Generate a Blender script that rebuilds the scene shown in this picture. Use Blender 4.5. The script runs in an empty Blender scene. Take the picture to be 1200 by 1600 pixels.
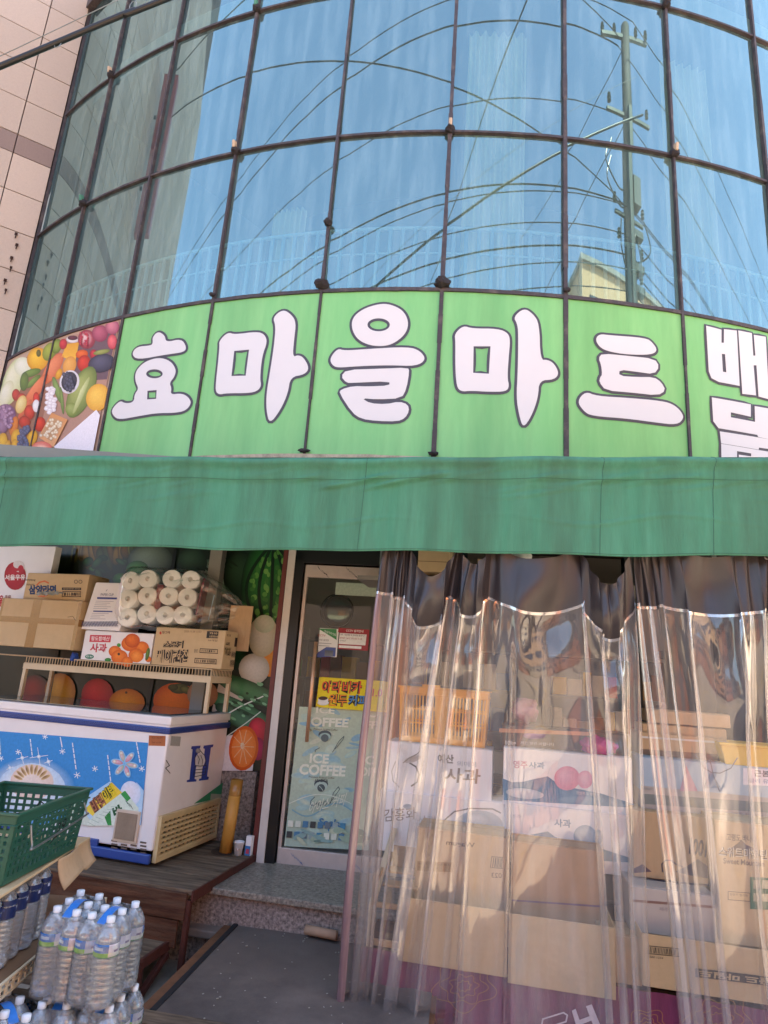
import bpy, bmesh, math, random
from mathutils import Vector, Matrix
random.seed(7)
R_ = math.radians
S = bpy.context.scene
COL = S.collection
# ---------------------------------------------------------------- camera
PITCH, ROLL, FPX, CAMZ = .2525, .0698, 1002.28, 1.6
cd = bpy.data.cameras.new('camera'); cam = bpy.data.objects.new('camera', cd); COL.objects.link(cam)
cd.sensor_fit = 'VERTICAL'; cd.sensor_height = 24; cd.lens = 24*FPX/1600; cd.clip_start = .05; cd.clip_end = 500
F_ = Vector((0, math.cos(PITCH), math.sin(PITCH))); rt = Vector((1, 0, 0)); up = rt.cross(F_)
RI = rt*math.cos(ROLL)+up*math.sin(ROLL); UP = -rt*math.sin(ROLL)+up*math.cos(ROLL)
M = Matrix((RI, UP, -F_)).transposed().to_4x4(); M.translation = (0, 0, CAMZ); cam.matrix_world = M
S.camera = cam
# ---------------------------------------------------------------- world, sun, exposure
SUN_EL, SUN_AZ = 61, 25          # sun behind the building, to the right of +Y
w = bpy.data.worlds.new('World'); S.world = w; w.use_nodes = True
nt = w.node_tree; bg = nt.nodes['Background']; sky = nt.nodes.new('ShaderNodeTexSky')
sky.sky_type = 'NISHITA'; sky.sun_disc = False; sky.sun_elevation = R_(SUN_EL); sky.sun_rotation = R_(SUN_AZ)
sky.dust_density = 1.6; sky.air_density = 1.0; sky.ozone_density = 1.0
nt.links.new(sky.outputs[0], bg.inputs[0]); bg.inputs[1].default_value = .15
sl = bpy.data.lights.new('sun', 'SUN'); sl.energy = 5; sl.angle = R_(.5); sl.color = (1, .86, .70)
so = bpy.data.objects.new('sun', sl); COL.objects.link(so)
sd = Vector((math.sin(R_(SUN_AZ))*math.cos(R_(SUN_EL)), math.cos(R_(SUN_AZ))*math.cos(R_(SUN_EL)), math.sin(R_(SUN_EL))))
so.rotation_euler = sd.to_track_quat('Z', 'Y').to_euler(); so.location = sd*60
S.view_settings.view_transform = 'Standard'; S.view_settings.look = 'None'; S.view_settings.gamma = 1
S.view_settings.exposure = 2.3
S.view_settings.use_white_balance = True; S.view_settings.white_balance_temperature = 6980
S.render.engine = 'CYCLES'
cy = S.cycles; cy.max_bounces = 8; cy.diffuse_bounces = 3; cy.glossy_bounces = 4; cy.transmission_bounces = 12
cy.transparent_max_bounces = 24; cy.caustics_reflective = False; cy.caustics_refractive = False; cy.sample_clamp_indirect = 6
# ---------------------------------------------------------------- geometry helpers
def ray(px, py):
    d = F_ + RI*((px-600)/FPX) - UP*((py-800)/FPX)
    return d/d.y
def pl(px, py, Y0, yaw):          # where the sight line meets an upright wall plane through (0, Y0)
    d = ray(px, py); t = Y0/(1-math.tan(R_(yaw))*d.x)
    return Vector((d.x*t, t, CAMZ+d.z*t))
def hz(px, py, z):                # where it meets a level
    d = ray(px, py); t = (z-CAMZ)/d.z
    return Vector((d.x*t, t, z))
def hexc(h):
    h = h.lstrip('#'); c = [int(h[i:i+2], 16)/255 for i in (0, 2, 4)]
    return tuple(x/12.92 if x <= .04045 else ((x+.055)/1.055)**2.4 for x in c)
def tag(o, label=None, cat=None, group=None, kind=None):
    for k, v in (('label', label), ('category', cat), ('group', group), ('kind', kind)):
        if v: o[k] = v
    return o
def empty(name, loc, rz=0, **k):
    o = bpy.data.objects.new(name, None); COL.objects.link(o); o.location = loc; o.rotation_euler = (0, 0, rz); o.empty_display_size = .1
    return tag(o, **k)
def copy_tree(o, parent=None):
    c = o.copy(); COL.objects.link(c); c.parent = parent
    for ch in o.children: copy_tree(ch, c)
    return c
# ---------------------------------------------------------------- materials
MATS = {}
def mat(name, col, rough=.6, noise=.12, scale=8, bump=0, bscale=None, metal=0, spec=.5, col2=None, dirt=0, dirtcol='4a4038', stretch=(1, 1, 1), emit=0, coat=0, thr=.58):
    if name in MATS: return MATS[name]
    m = bpy.data.materials.new(name); m.use_nodes = True; n = m.node_tree.nodes; l = m.node_tree.links
    p = n['Principled BSDF']; c = hexc(col) if isinstance(col, str) else col
    c2 = hexc(col2) if col2 else tuple(x*(1-noise) for x in c)
    tc = n.new('ShaderNodeTexCoord'); mp = n.new('ShaderNodeMapping'); mp.inputs['Scale'].default_value = stretch
    l.new(tc.outputs['Object'], mp.inputs[0])
    t = n.new('ShaderNodeTexNoise'); t.inputs['Scale'].default_value = scale; t.inputs['Detail'].default_value = 6; t.inputs['Roughness'].default_value = .65
    l.new(mp.outputs[0], t.inputs[0])
    r = n.new('ShaderNodeValToRGB'); r.color_ramp.elements[0].position = .3; r.color_ramp.elements[1].position = .7
    r.color_ramp.elements[0].color = (*c2, 1); r.color_ramp.elements[1].color = (*c, 1)
    l.new(t.outputs[0], r.inputs[0]); out = r.outputs[0]
    if dirt:
        t2 = n.new('ShaderNodeTexNoise'); t2.inputs['Scale'].default_value = scale*.31; t2.inputs['Detail'].default_value = 9; t2.inputs['Roughness'].default_value = .7
        l.new(mp.outputs[0], t2.inputs[0])
        r2 = n.new('ShaderNodeValToRGB'); r2.color_ramp.elements[0].position = thr-.08; r2.color_ramp.elements[1].position = thr+.16
        r2.color_ramp.elements[0].color = (0, 0, 0, 1); r2.color_ramp.elements[1].color = (dirt, dirt, dirt, 1)
        l.new(t2.outputs[0], r2.inputs[0])
        mx = n.new('ShaderNodeMixRGB'); mx.inputs[2].default_value = (*hexc(dirtcol), 1)
        l.new(r2.outputs[0], mx.inputs[0]); l.new(out, mx.inputs[1]); out = mx.outputs[0]
    l.new(out, p.inputs['Base Color'])
    p.inputs['Roughness'].default_value = rough; p.inputs['Metallic'].default_value = metal
    p.inputs['Specular IOR Level'].default_value = spec; p.inputs['Coat Weight'].default_value = coat
    if bump:
        t3 = n.new('ShaderNodeTexNoise'); t3.inputs['Scale'].default_value = bscale or scale*4; t3.inputs['Detail'].default_value = 4
        l.new(mp.outputs[0], t3.inputs[0]); b = n.new('ShaderNodeBump'); b.inputs['Strength'].default_value = bump; b.inputs['Distance'].default_value = .01
        l.new(t3.outputs[0], b.inputs['Height']); l.new(b.outputs[0], p.inputs['Normal'])
    if emit:
        p.inputs['Emission Color'].default_value = (*c, 1); p.inputs['Emission Strength'].default_value = emit
    MATS[name] = m; return m
def translucent(m, amt):        # thin cloth lets part of the daylight through
    n = m.node_tree.nodes; l = m.node_tree.links; p = n['Principled BSDF']; o = n['Material Output']; t = n.new('ShaderNodeBsdfTranslucent'); x = n.new('ShaderNodeMixShader'); x.inputs[0].default_value = amt
    l.new(p.inputs['Base Color'].links[0].from_socket, t.inputs[0]); l.new(p.outputs[0], x.inputs[1]); l.new(t.outputs[0], x.inputs[2]); l.new(x.outputs[0], o.inputs[0])
def colmat(name, rough, grain=.1, coat=0):
    m = bpy.data.materials.new(name); m.use_nodes = True; n = m.node_tree.nodes; l = m.node_tree.links; p = n['Principled BSDF']
    a = n.new('ShaderNodeAttribute'); a.attribute_name = 'Col'
    t = n.new('ShaderNodeTexNoise'); t.inputs['Scale'].default_value = 60; t.inputs['Detail'].default_value = 5
    tc = n.new('ShaderNodeTexCoord'); l.new(tc.outputs['Object'], t.inputs[0])
    mr = n.new('ShaderNodeMapRange'); mr.inputs[1].default_value = .3; mr.inputs[2].default_value = .7; mr.inputs[3].default_value = 1-grain; mr.inputs[4].default_value = 1+grain*.4
    l.new(t.outputs[0], mr.inputs[0])
    mx = n.new('ShaderNodeVectorMath'); mx.operation = 'SCALE'; l.new(a.outputs['Color'], mx.inputs[0]); l.new(mr.outputs[0], mx.inputs['Scale'])
    l.new(mx.outputs[0], p.inputs['Base Color']); p.inputs['Roughness'].default_value = rough; p.inputs['Coat Weight'].default_value = coat
    MATS[name] = m; return m
PRINT = colmat('printed_ink', .55); PRINTG = colmat('printed_film', .3, .08)
def sheer(name, tint, gl=.1, rough=.03, milky=0, fres=1.45, glt=(1, 1, 1), bump=0, bscale=6, fmul=1.0, milkycol=(.8, .8, .8), stretch=(1, 1, 1), streak=0, fmax=1.0):
    # thin clear film or pane: straight-through light plus mirror reflection, a milky share for dust, cloudy plastic and painted haze
    m = bpy.data.materials.new(name); m.use_nodes = True; n = m.node_tree.nodes; l = m.node_tree.links; n.clear()
    o = n.new('ShaderNodeOutputMaterial'); tr = n.new('ShaderNodeBsdfTransparent'); tr.inputs[0].default_value = (*tint, 1)
    g = n.new('ShaderNodeBsdfGlossy'); g.inputs['Roughness'].default_value = rough; g.inputs['Color'].default_value = (*glt, 1)
    fr = n.new('ShaderNodeFresnel'); fr.inputs[0].default_value = fres
    ma = n.new('ShaderNodeMath'); ma.operation = 'MULTIPLY_ADD'; ma.inputs[1].default_value = fmul; ma.inputs[2].default_value = gl; ma.use_clamp = True
    l.new(fr.outputs[0], ma.inputs[0]); mn = n.new('ShaderNodeMath'); mn.operation = 'MINIMUM'; mn.inputs[1].default_value = fmax; l.new(ma.outputs[0], mn.inputs[0]); mx = n.new('ShaderNodeMixShader'); l.new(mn.outputs[0], mx.inputs[0])
    base = tr.outputs[0]
    tc = n.new('ShaderNodeTexCoord'); mp = n.new('ShaderNodeMapping'); mp.inputs['Scale'].default_value = stretch; l.new(tc.outputs['Object'], mp.inputs[0])
    if milky:
        d = n.new('ShaderNodeBsdfDiffuse'); d.inputs[0].default_value = (*milkycol, 1); m2 = n.new('ShaderNodeMixShader'); m2.inputs[0].default_value = milky
        if streak:
            t = n.new('ShaderNodeTexNoise'); t.inputs['Scale'].default_value = 5; t.inputs['Detail'].default_value = 8; l.new(mp.outputs[0], t.inputs[0])
            mr = n.new('ShaderNodeMapRange'); mr.inputs[1].default_value = .42; mr.inputs[2].default_value = .75; mr.inputs[3].default_value = milky; mr.inputs[4].default_value = milky+streak
            l.new(t.outputs[0], mr.inputs[0]); l.new(mr.outputs[0], m2.inputs[0])
        l.new(base, m2.inputs[1]); l.new(d.outputs[0], m2.inputs[2]); base = m2.outputs[0]
    l.new(base, mx.inputs[1]); l.new(g.outputs[0], mx.inputs[2]); l.new(mx.outputs[0], o.inputs[0])
    if bump:
        t = n.new('ShaderNodeTexNoise'); t.inputs['Scale'].default_value = bscale; t.inputs['Detail'].default_value = 1.5; l.new(mp.outputs[0], t.inputs[0])
        b = n.new('ShaderNodeBump'); b.inputs['Strength'].default_value = bump; b.inputs['Distance'].default_value = .02; l.new(t.outputs[0], b.inputs['Height'])
        l.new(b.outputs[0], g.inputs['Normal']); l.new(b.outputs[0], fr.inputs['Normal'])
    MATS[name] = m; return m
# ---------------------------------------------------------------- mesh builder
class MB:
    def __init__(s): s.v = []; s.f = []; s.c = []; s.col = None
    def add(s, vs, fs):
        n = len(s.v); s.v += [Vector(v) for v in vs]; s.f += [tuple(n+i for i in f) for f in fs]
        s.c += [s.col]*len(vs); return n
    def box(s, c, d, rz=0, rx=0, ry=0):
        m = Matrix.Rotation(rz, 3, 'Z') @ Matrix.Rotation(ry, 3, 'Y') @ Matrix.Rotation(rx, 3, 'X'); c = Vector(c)
        vs = [c+m @ Vector((x*d[0]/2, y*d[1]/2, z*d[2]/2)) for x in (-1, 1) for y in (-1, 1) for z in (-1, 1)]
        s.add(vs, [(0, 1, 3, 2), (4, 6, 7, 5), (0, 4, 5, 1), (2, 3, 7, 6), (0, 2, 6, 4), (1, 5, 7, 3)]); return s
    def beam(s, a, b, w, h=None):
        a = Vector(a); b = Vector(b); h = h or w; d = (b-a).normalized()
        x = d.cross(Vector((0, 0, 1)));  x = Vector((1, 0, 0)) if x.length < 1e-3 else x.normalized(); y = x.cross(d)
        vs = [p+x*(i*w/2)+y*(j*h/2) for p in (a, b) for i, j in ((-1, -1), (1, -1), (1, 1), (-1, 1))]
        s.add(vs, [(0, 1, 2, 3), (7, 6, 5, 4), (0, 4, 5, 1), (1, 5, 6, 2), (2, 6, 7, 3), (3, 7, 4, 0)]); return s
    def tube(s, pts, r, n=8, closed=False, flat=None):
        pts = [Vector(p) for p in pts]; k = len(pts); rings = []
        for i, p in enumerate(pts):
            a = pts[(i-1) % k] if (closed or i > 0) else p; b = pts[(i+1) % k] if (closed or i < k-1) else p
            d = (b-a).normalized(); up = flat or Vector((0, 0, 1))
            x = d.cross(up)
            if x.length < 1e-3: x = d.cross(Vector((1, 0, 0)))
            x.normalize(); y = x.cross(d); rr = r[i] if isinstance(r, (list, tuple)) else r
            rings.append([p+x*math.cos(2*math.pi*j/n)*rr+y*math.sin(2*math.pi*j/n)*rr for j in range(n)])
        n0 = len(s.v)
        for rg in rings: s.add(rg, [])
        for i in range(k if closed else k-1):
            for j in range(n):
                a = n0+i*n+j; b = n0+i*n+(j+1) % n; i2 = (i+1) % k
                s.f.append((a, b, n0+i2*n+(j+1) % n, n0+i2*n+j))
        if not closed: s.f.append(tuple(n0+j for j in range(n))[::-1]); s.f.append(tuple(n0+(k-1)*n+j for j in range(n)))
        return s
    def lathe(s, prof, c=(0, 0, 0), n=16, m=None):
        c = Vector(c); n0 = len(s.v)
        for r, z in prof:
            vs = [Vector((r*math.cos(2*math.pi*j/n), r*math.sin(2*math.pi*j/n), z)) for j in range(n)]
            if m: vs = [m @ v for v in vs]
            s.add([c+v for v in vs], [])
        for i in range(len(prof)-1):
            for j in range(n):
                s.f.append((n0+i*n+j, n0+i*n+(j+1) % n, n0+(i+1)*n+(j+1) % n, n0+(i+1)*n+j))
        return s
    def grid(s, fn, nu, nv):
        n0 = s.add([fn(i/nu, j/nv) for j in range(nv+1) for i in range(nu+1)], [])
        for j in range(nv):
            for i in range(nu):
                a = n0+j*(nu+1)+i; s.f.append((a, a+1, a+nu+2, a+nu+1))
        return s
    def prism(s, pts, z0, z1):   # flat outline in xy, walls up
        k = len(pts); s.add([(p[0], p[1], z0) for p in pts]+[(p[0], p[1], z1) for p in pts], [])
        n0 = len(s.v)-2*k; s.f.append(tuple(n0+i for i in range(k))[::-1]); s.f.append(tuple(n0+k+i for i in range(k)))
        for i in range(k): j = (i+1) % k; s.f.append((n0+i, n0+j, n0+k+j, n0+k+i))
        return s
    def build(s, name, m, parent=None, loc=(0, 0, 0), rz=0, smooth=False, bevel=0, solid=0, **k):
        me = bpy.data.meshes.new(name); me.from_pydata([tuple(v) for v in s.v], [], s.f); me.update()
        if any(c is not None for c in s.c):
            a = me.color_attributes.new('Col', 'FLOAT_COLOR', 'POINT')
            for i, c in enumerate(s.c): a.data[i].color = (*(c or (.5, .5, .5)), 1)
        o = bpy.data.objects.new(name, me); COL.objects.link(o); me.materials.append(m)
        o.location = loc; o.rotation_euler = (0, 0, rz); o.parent = parent
        if smooth:
            for p in me.polygons: p.use_smooth = True
        if solid: md = o.modifiers.new('s', 'SOLIDIFY'); md.thickness = solid
        if bevel: md = o.modifiers.new('b', 'BEVEL'); md.width = bevel; md.segments = 2; md.limit_method = 'ANGLE'
        return tag(o, **k)
# ---------------------------------------------------------------- printed graphics (flat ink on real faces)
_TX = {}
def textmesh(t, bold=0):
    if (t, bold) in _TX: return _TX[(t, bold)]
    cu = bpy.data.curves.new('tx', 'FONT'); cu.body = t; cu.size = 1; cu.offset = bold; cu.resolution_u = 3
    o = bpy.data.objects.new('tx', cu); COL.objects.link(o); dg = bpy.context.evaluated_depsgraph_get()
    me = bpy.data.meshes.new_from_object(o.evaluated_get(dg)); vs = [v.co.copy() for v in me.vertices]; fs = [tuple(p.vertices) for p in me.polygons]
    bpy.data.objects.remove(o); bpy.data.meshes.remove(me); bpy.data.curves.remove(cu)
    if not vs: vs = [Vector((0, 0, 0)), Vector((1, 1, 0))]
    x0 = min(v.x for v in vs); x1 = max(v.x for v in vs); y0 = min(v.y for v in vs); y1 = max(v.y for v in vs)
    r = ([((v.x-x0)/max(1e-6, x1-x0), (v.y-y0)/max(1e-6, y1-y0)) for v in vs], fs); _TX[(t, bold)] = r; return r
def Rr(x0, y0, x1, y1, c, c2=None): return ('P', [(x0, y0), (x1, y0), (x1, y1), (x0, y1)], c, c2)
def Pp(pts, c, c2=None): return ('P', pts, c, c2)
def Ee(cx, cy_, rx, ry, c, c2=None, rot=0): return ('E', cx, cy_, rx, ry, c, c2, rot)
def Tt(t, x0, y0, x1, y1, c, bold=0, skew=0): return ('T', t, x0, y0, x1, y1, c, bold, skew)
def Ll(pts, w, c): return ('L', pts, w, c)
def barcode(x0, y0, x1, y1, c='2a2018'):
    out = [Rr(x0, y0, x1, y0+(y1-y0)*.06, c), Rr(x0, y1-(y1-y0)*.06, x1, y1, c), Rr(x0, y0, x0+(x1-x0)*.02, y1, c), Rr(x1-(x1-x0)*.02, y0, x1, y1, c)]
    x = x0+(x1-x0)*.08
    while x < x1-(x1-x0)*.1:
        wd = (x1-x0)*random.choice((.012, .02, .035)); out.append(Rr(x, y0+(y1-y0)*.14, x+wd, y1-(y1-y0)*.14, c)); x += wd+(x1-x0)*random.choice((.012, .02, .03))
    return out
def prints(parent, name, items, O, ux, uy, w, h, m=None, lift=.0012, fn=None, **k):
    """O corner, ux/uy unit directions; ink layers stand a hair proud of one another"""
    O = Vector(O); ux = Vector(ux); uy = Vector(uy); nn = ux.cross(uy).normalized(); b = MB(); L = lift
    def P(x, y): return O+ux*(x*w)+uy*(y*h)+nn*L if not fn else fn(x, y, L)
    for it in items:
        L += .00006
        if it[0] == 'P':
            b.col = hexc(it[2]); n0 = b.add([P(*p) for p in it[1]], [tuple(range(len(it[1])))])
            if it[3]:
                ys = [p[1] for p in it[1]]; a0, a1 = min(ys), max(ys); c2 = hexc(it[3])
                for i, p in enumerate(it[1]):
                    t = (p[1]-a0)/(a1-a0); b.c[n0+i] = tuple(u*(1-t)+q*t for u, q in zip(b.col, c2))
        elif it[0] == 'E':
            _, cx, cyy, rx, ry, c, c2, rot = it; c = hexc(c); c2 = hexc(c2) if c2 else c; N = 20; K = 4 if it[6] else 1
            asp = w/h; cr, sr = math.cos(rot), math.sin(rot)
            def pt(q, a):
                ex = rx*q*math.cos(a); ey = ry*q*math.sin(a)
                X = ex*w*cr-ey*h*sr; Y = ex*w*sr+ey*h*cr
                ox, oy = (-.25*rx*(1-q), .3*ry*(1-q)) if K > 1 else (0, 0)
                return P(cx+X/w+ox, cyy+Y/h+oy)
            b.col = c; n0 = b.add([pt(0, 0)], [])
            for q in range(1, K+1):
                t = (q/K)**1.5; b.col = tuple(u*(1-t)+v*t for u, v in zip(c, c2)); b.add([pt(q/K, 2*math.pi*j/N) for j in range(N)], [])
            for j in range(N): b.f.append((n0, n0+1+j, n0+1+(j+1) % N))
            for q in range(K-1):
                for j in range(N): b.f.append((n0+1+q*N+j, n0+1+(q+1)*N+j, n0+1+(q+1)*N+(j+1) % N, n0+1+q*N+(j+1) % N))
        elif it[0] == 'T':
            _, t, x0, y0, x1, y1, c, bold, sk = it; L += .0002; vs, fs = textmesh(t, bold); b.col = hexc(c)
            b.add([P(x0+(x1-x0)*vx+sk*vy, y0+(y1-y0)*vy) for vx, vy in vs], fs)
        elif it[0] == 'M':
            L += .0002; b.col = hexc(it[3]); b.add([P(*p) for p in it[1]], it[2])
        elif it[0] == 'L':
            _, pts, wd, c = it; b.col = hexc(c)
            for i in range(len(pts)-1):
                a = Vector(pts[i]); q = Vector(pts[i+1]); a2 = Vector((a.x*w, a.y*h)); q2 = Vector((q.x*w, q.y*h)); d = (q2-a2)
                if d.length < 1e-6: continue
                d = d.normalized(); nrm = Vector((-d.y, d.x))*wd/2; a2 -= d*wd*.3; q2 += d*wd*.3
                L += .00001
                b.add([P((a2+nrm).x/w, (a2+nrm).y/h), P((a2-nrm).x/w, (a2-nrm).y/h), P((q2-nrm).x/w, (q2-nrm).y/h), P((q2+nrm).x/w, (q2+nrm).y/h)], [(0, 1, 2, 3)])
    return b.build(name, m or PRINT, parent, **k)
def chaikin(p, n=2):
    for _ in range(n):
        q = []
        for i in range(len(p)):
            a = p[i]; b = p[(i+1) % len(p)]; q += [(a[0]*.75+b[0]*.25, a[1]*.75+b[1]*.25), (a[0]*.25+b[0]*.75, a[1]*.25+b[1]*.75)]
        p = q
    return p
# ================================================================ ground and street
def slab(name, x0, x1, y0, y1, z, m, kind='structure'):
    b = MB(); b.add([(x0, y0, z), (x1, y0, z), (x1, y1, z), (x0, y1, z)], [(0, 1, 2, 3)]); return b.build(name, m, kind=kind)
GZ = -.2
asph = mat('asphalt', 'b4a898', .85, .3, 30, .4, dirt=.4)
slab('ground', -150, 150, -150, 150, GZ-.12, asph)
pv = MB(); pv.box((0, 3.6, GZ-.06), (60, 6.4, .12)); pv.build('pavement', mat('paving', 'a89c8e', .8, .2, 12, .3, dirt=.5), kind='structure')
lm = MB()
for y in (-3.2,): lm.add([(-60, y, GZ-.116), (60, y, GZ-.116), (60, y+.12, GZ-.116), (-60, y+.12, GZ-.116)], [(0, 1, 2, 3)])
lm.build('road_marking', mat('road_paint', 'd8b040', .7, .3, 20), kind='structure')
# ================================================================ curved glass building
CX, CY, RC, T0, DT = .997, 12.80, 8.2, -.6944, .123
Z0, Z1, Z2, Z3, Z4 = 3.25, 4.70, 6.29, 8.02, 9.75
def cyl(t, z, off=0): return Vector((CX+(RC+off)*math.sin(t), CY-(RC+off)*math.cos(t), z))
def cylpx(px, py):
    d = ray(px, py); ox, oy = -CX, -CY
    a = d.x**2+1; b = 2*(ox*d.x+oy); c = ox*ox+oy*oy-RC*RC; t = (-b-math.sqrt(b*b-4*a*c))/(2*a)
    P = d*t; return math.atan2(P.x-CX, CY-P.y), CAMZ+P.z
KN = 13
bld = empty('glass_building', (CX, CY-RC, GZ), label='curved building with blue mirrored glass panes above the green shop sign', cat='building')
bl = bld.location
def bpart(b, name, m, **k):
    for v in b.v: v -= bl
    return b.build(name, m, bld, **k)
glass = sheer('mirror_glass', (.62, .86, .88), .30, .004, .17, 1.5, (.50, .77, .79), bump=.05, bscale=.9, milkycol=(.30, .40, .40), stretch=(2.4, 2.4, .25), streak=.32)  # milky grey-teal share and streaks paint hazy sky reflection into the panes
frm = mat('aged_sealant', '463c42', .65, .3, 20, .5, dirt=.5, dirtcol='8a7a70')
for zi, (za, zb) in enumerate(((Z1, Z2), (Z2, Z3), (Z3, Z4))):
    for k in range(KN):
        b = MB(); ta = random.gauss(0, .004); tb = random.gauss(0, .004)
        def fn(u, v):
            return cyl(T0+(k+u)*DT, za+(zb-za)*v, -.02+ta*(u-.5)+tb*(v-.5))
        b.grid(fn, 10, 4); bpart(b, 'glass_pane', glass, smooth=True)
def ring(z, r, wdt, hgt, name, m, off=0, k0=0, k1=KN):
    b = MB(); n = (k1-k0)*8
    pr = [(r, -hgt/2), (r+wdt, -hgt/2), (r+wdt, hgt/2), (r, hgt/2)]
    for i in range(n+1):
        t = T0+(k0+(k1-k0)*i/n)*DT; b.add([cyl(t, z+q[1]+random.uniform(-.002, .002), q[0]) for q in pr], [])
        if i:
            a = (i-1)*4
            for j in range(4): b.f.append((a+j, a+(j+1) % 4, a+4+(j+1) % 4, a+4+j))
    b.f.append((0, 3, 2, 1)); b.f.append((n*4, n*4+1, n*4+2, n*4+3)); return bpart(b, name, m)
ring(Z1, -.03, .045, .032, 'transom', frm); ring(Z2, -.03, .038, .022, 'transom', frm); ring(Z3, -.03, .038, .022, 'transom', frm); ring(Z4, -.06, .12, .14, 'transom', frm)
for k in range(KN+1):
    t = T0+k*DT; wd = .034 if k in (5, 6) else .022
    b = MB(); zs = [Z0-.03+(Z4-Z0)*i/26 for i in range(27)]
    for i in range(26):
        ww = wd+random.uniform(-.005, .006); c = (cyl(t, zs[i], .0)+cyl(t, zs[i+1], .0))/2
        b.box(c, (ww, .034, zs[i+1]-zs[i]+.0005*(i % 2)), t)
    bpart(b, 'mullion', frm)
clump = mat('sealant_clump', '30282c', .8, .4, 40, .8)
stone_m = mat('fixing_stub', 'd0b49a', .6, .3, 20); stub_g = mat('fixing_stub_green', '4c8c74', .6, .3, 20)
def blob(p, r, name, m, seed=0, sq=(1, 1, 1)):
    rnd = random.Random(seed); bm = bmesh.new(); bmesh.ops.create_icosphere(bm, subdivisions=2, radius=r)
    b = MB(); b.add([Vector((v.co.x*sq[0], v.co.y*sq[1], v.co.z*sq[2]))*(1+rnd.uniform(-.25, .25))+p for v in bm.verts], [tuple(v.index for v in f.verts) for f in bm.faces]); bm.free(); return b
for k in range(1, KN, 2):
    for z in (Z2, Z3):
        bpart(blob(cyl(T0+k*DT, z, .02), .042, '', None, k*7+int(z)), 'sealant_clump', clump)
        b = MB(); p = cyl(T0+k*DT, z+.045, .045); b.box(p, (.03, .05, .075), T0+k*DT, .2); bpart(b, 'fixing_stub', stub_g if (k == 1 and z == Z2) or (k == 3 and z == Z3) else stone_m, bevel=.01)
for k, r in ((4, .062), (5, .066), (3, .028), (6, .03)):
    bpart(blob(cyl(T0+k*DT, Z1+.05, .03), r, '', None, k, (1, .7, .7)), 'sealant_clump', clump)
    if k in (4, 5): bpart(blob(cyl(T0+k*DT, Z0+.02, .03), .035, '', None, k+40, (1.3, .6, .5)), 'sealant_clump', clump)
bpart(blob(cyl(T0+4*DT, 5.36, .03), .035, '', None, 91), 'sealant_clump', clump)
# interior seen through the panes
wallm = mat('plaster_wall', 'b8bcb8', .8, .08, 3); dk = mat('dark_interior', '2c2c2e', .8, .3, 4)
def discpart(z, r, h, name, m):
    b = MB(); pts = [(CX+(RC-r)*math.sin(T0+i*KN*DT/60), CY-(RC-r)*math.cos(T0+i*KN*DT/60)) for i in range(61)]+[(CX+4, CY), (CX-4, CY)]
    b.prism(pts, z, z+h); return bpart(b, name, m)
discpart(Z1-.5, .1, .42, 'floor_slab', wallm); discpart(Z3+.35, .25, .3, 'floor_slab', wallm); discpart(Z4-.1, .06, .3, 'roof', mat('roof_sheet', '77777a', .7))
b = MB(); b.grid(lambda u, v: cyl(T0+KN*DT*u, 4.6+5.1*v, -3.2), 40, 1); bpart(b, 'inner_wall', mat('inner_plaster', '8a908e', .8, .1, 2))
rail = mat('railing_paint', 'ecfcfc', .3, .02, 5)
b = MB()
for i in range(1, 110): 
    t = T0+KN*DT*i/110; b.tube([cyl(t, 4.62, -.34), cyl(t, 5.56, -.34)], .019, 6)
b.tube([cyl(T0+KN*DT*i/90, 5.56, -.34) for i in range(91)], .02, 6); b.tube([cyl(T0+KN*DT*i/90, 5.3, -.34) for i in range(91)], .01, 6)
bpart(b, 'railing', rail, smooth=True)
drape = mat('cream_drape', 'fff0cc', .8, .1, 3)
for ka, kb, za_, zb_ in ((5.15, 5.75, 4.6, 7.9), (3.25, 3.6, 4.6, 5.9), (7.2, 7.8, 5.5, 7.9)):
    b = MB(); b.grid(lambda u, v: cyl(T0+(ka+(kb-ka)*u)*DT, za_+(zb_-za_)*v, -.40-.04*math.sin(u*40)*(1.2-.4*v)), 60, 4); bpart(b, 'window_drape', drape, smooth=True)
for t_ in (T0+.002, T0+KN*DT):
    b = MB(); b.box((cyl(t_, 6.5, -1.7)), (.06, 3.36, 6.9), t_); bpart(b, 'end_wall', wallm)
grey_b = mat('grey_blind', '9ca09a', .8, .15, 4)
for ka, kb, zb_ in ((5.03, 5.97, 5.28), (4.1, 4.9, 5.05), (2.3, 2.9, 5.5)):
    b = MB(); b.grid(lambda u, v: cyl(T0+(ka+(kb-ka)*u)*DT, 4.6+(zb_-4.6-.06*(2*u-1)**2)*v, -.5), 12, 3); bpart(b, 'screen_board', grey_b, smooth=True)
# body behind
body = mat('render_wall', '8d8a86', .85, .15, 2, .2)
b = MB(); b.box((CX+2, CY+5, 4.8), (20, 9.6, 10)); bpart(b, 'rear_block', body)
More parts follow.
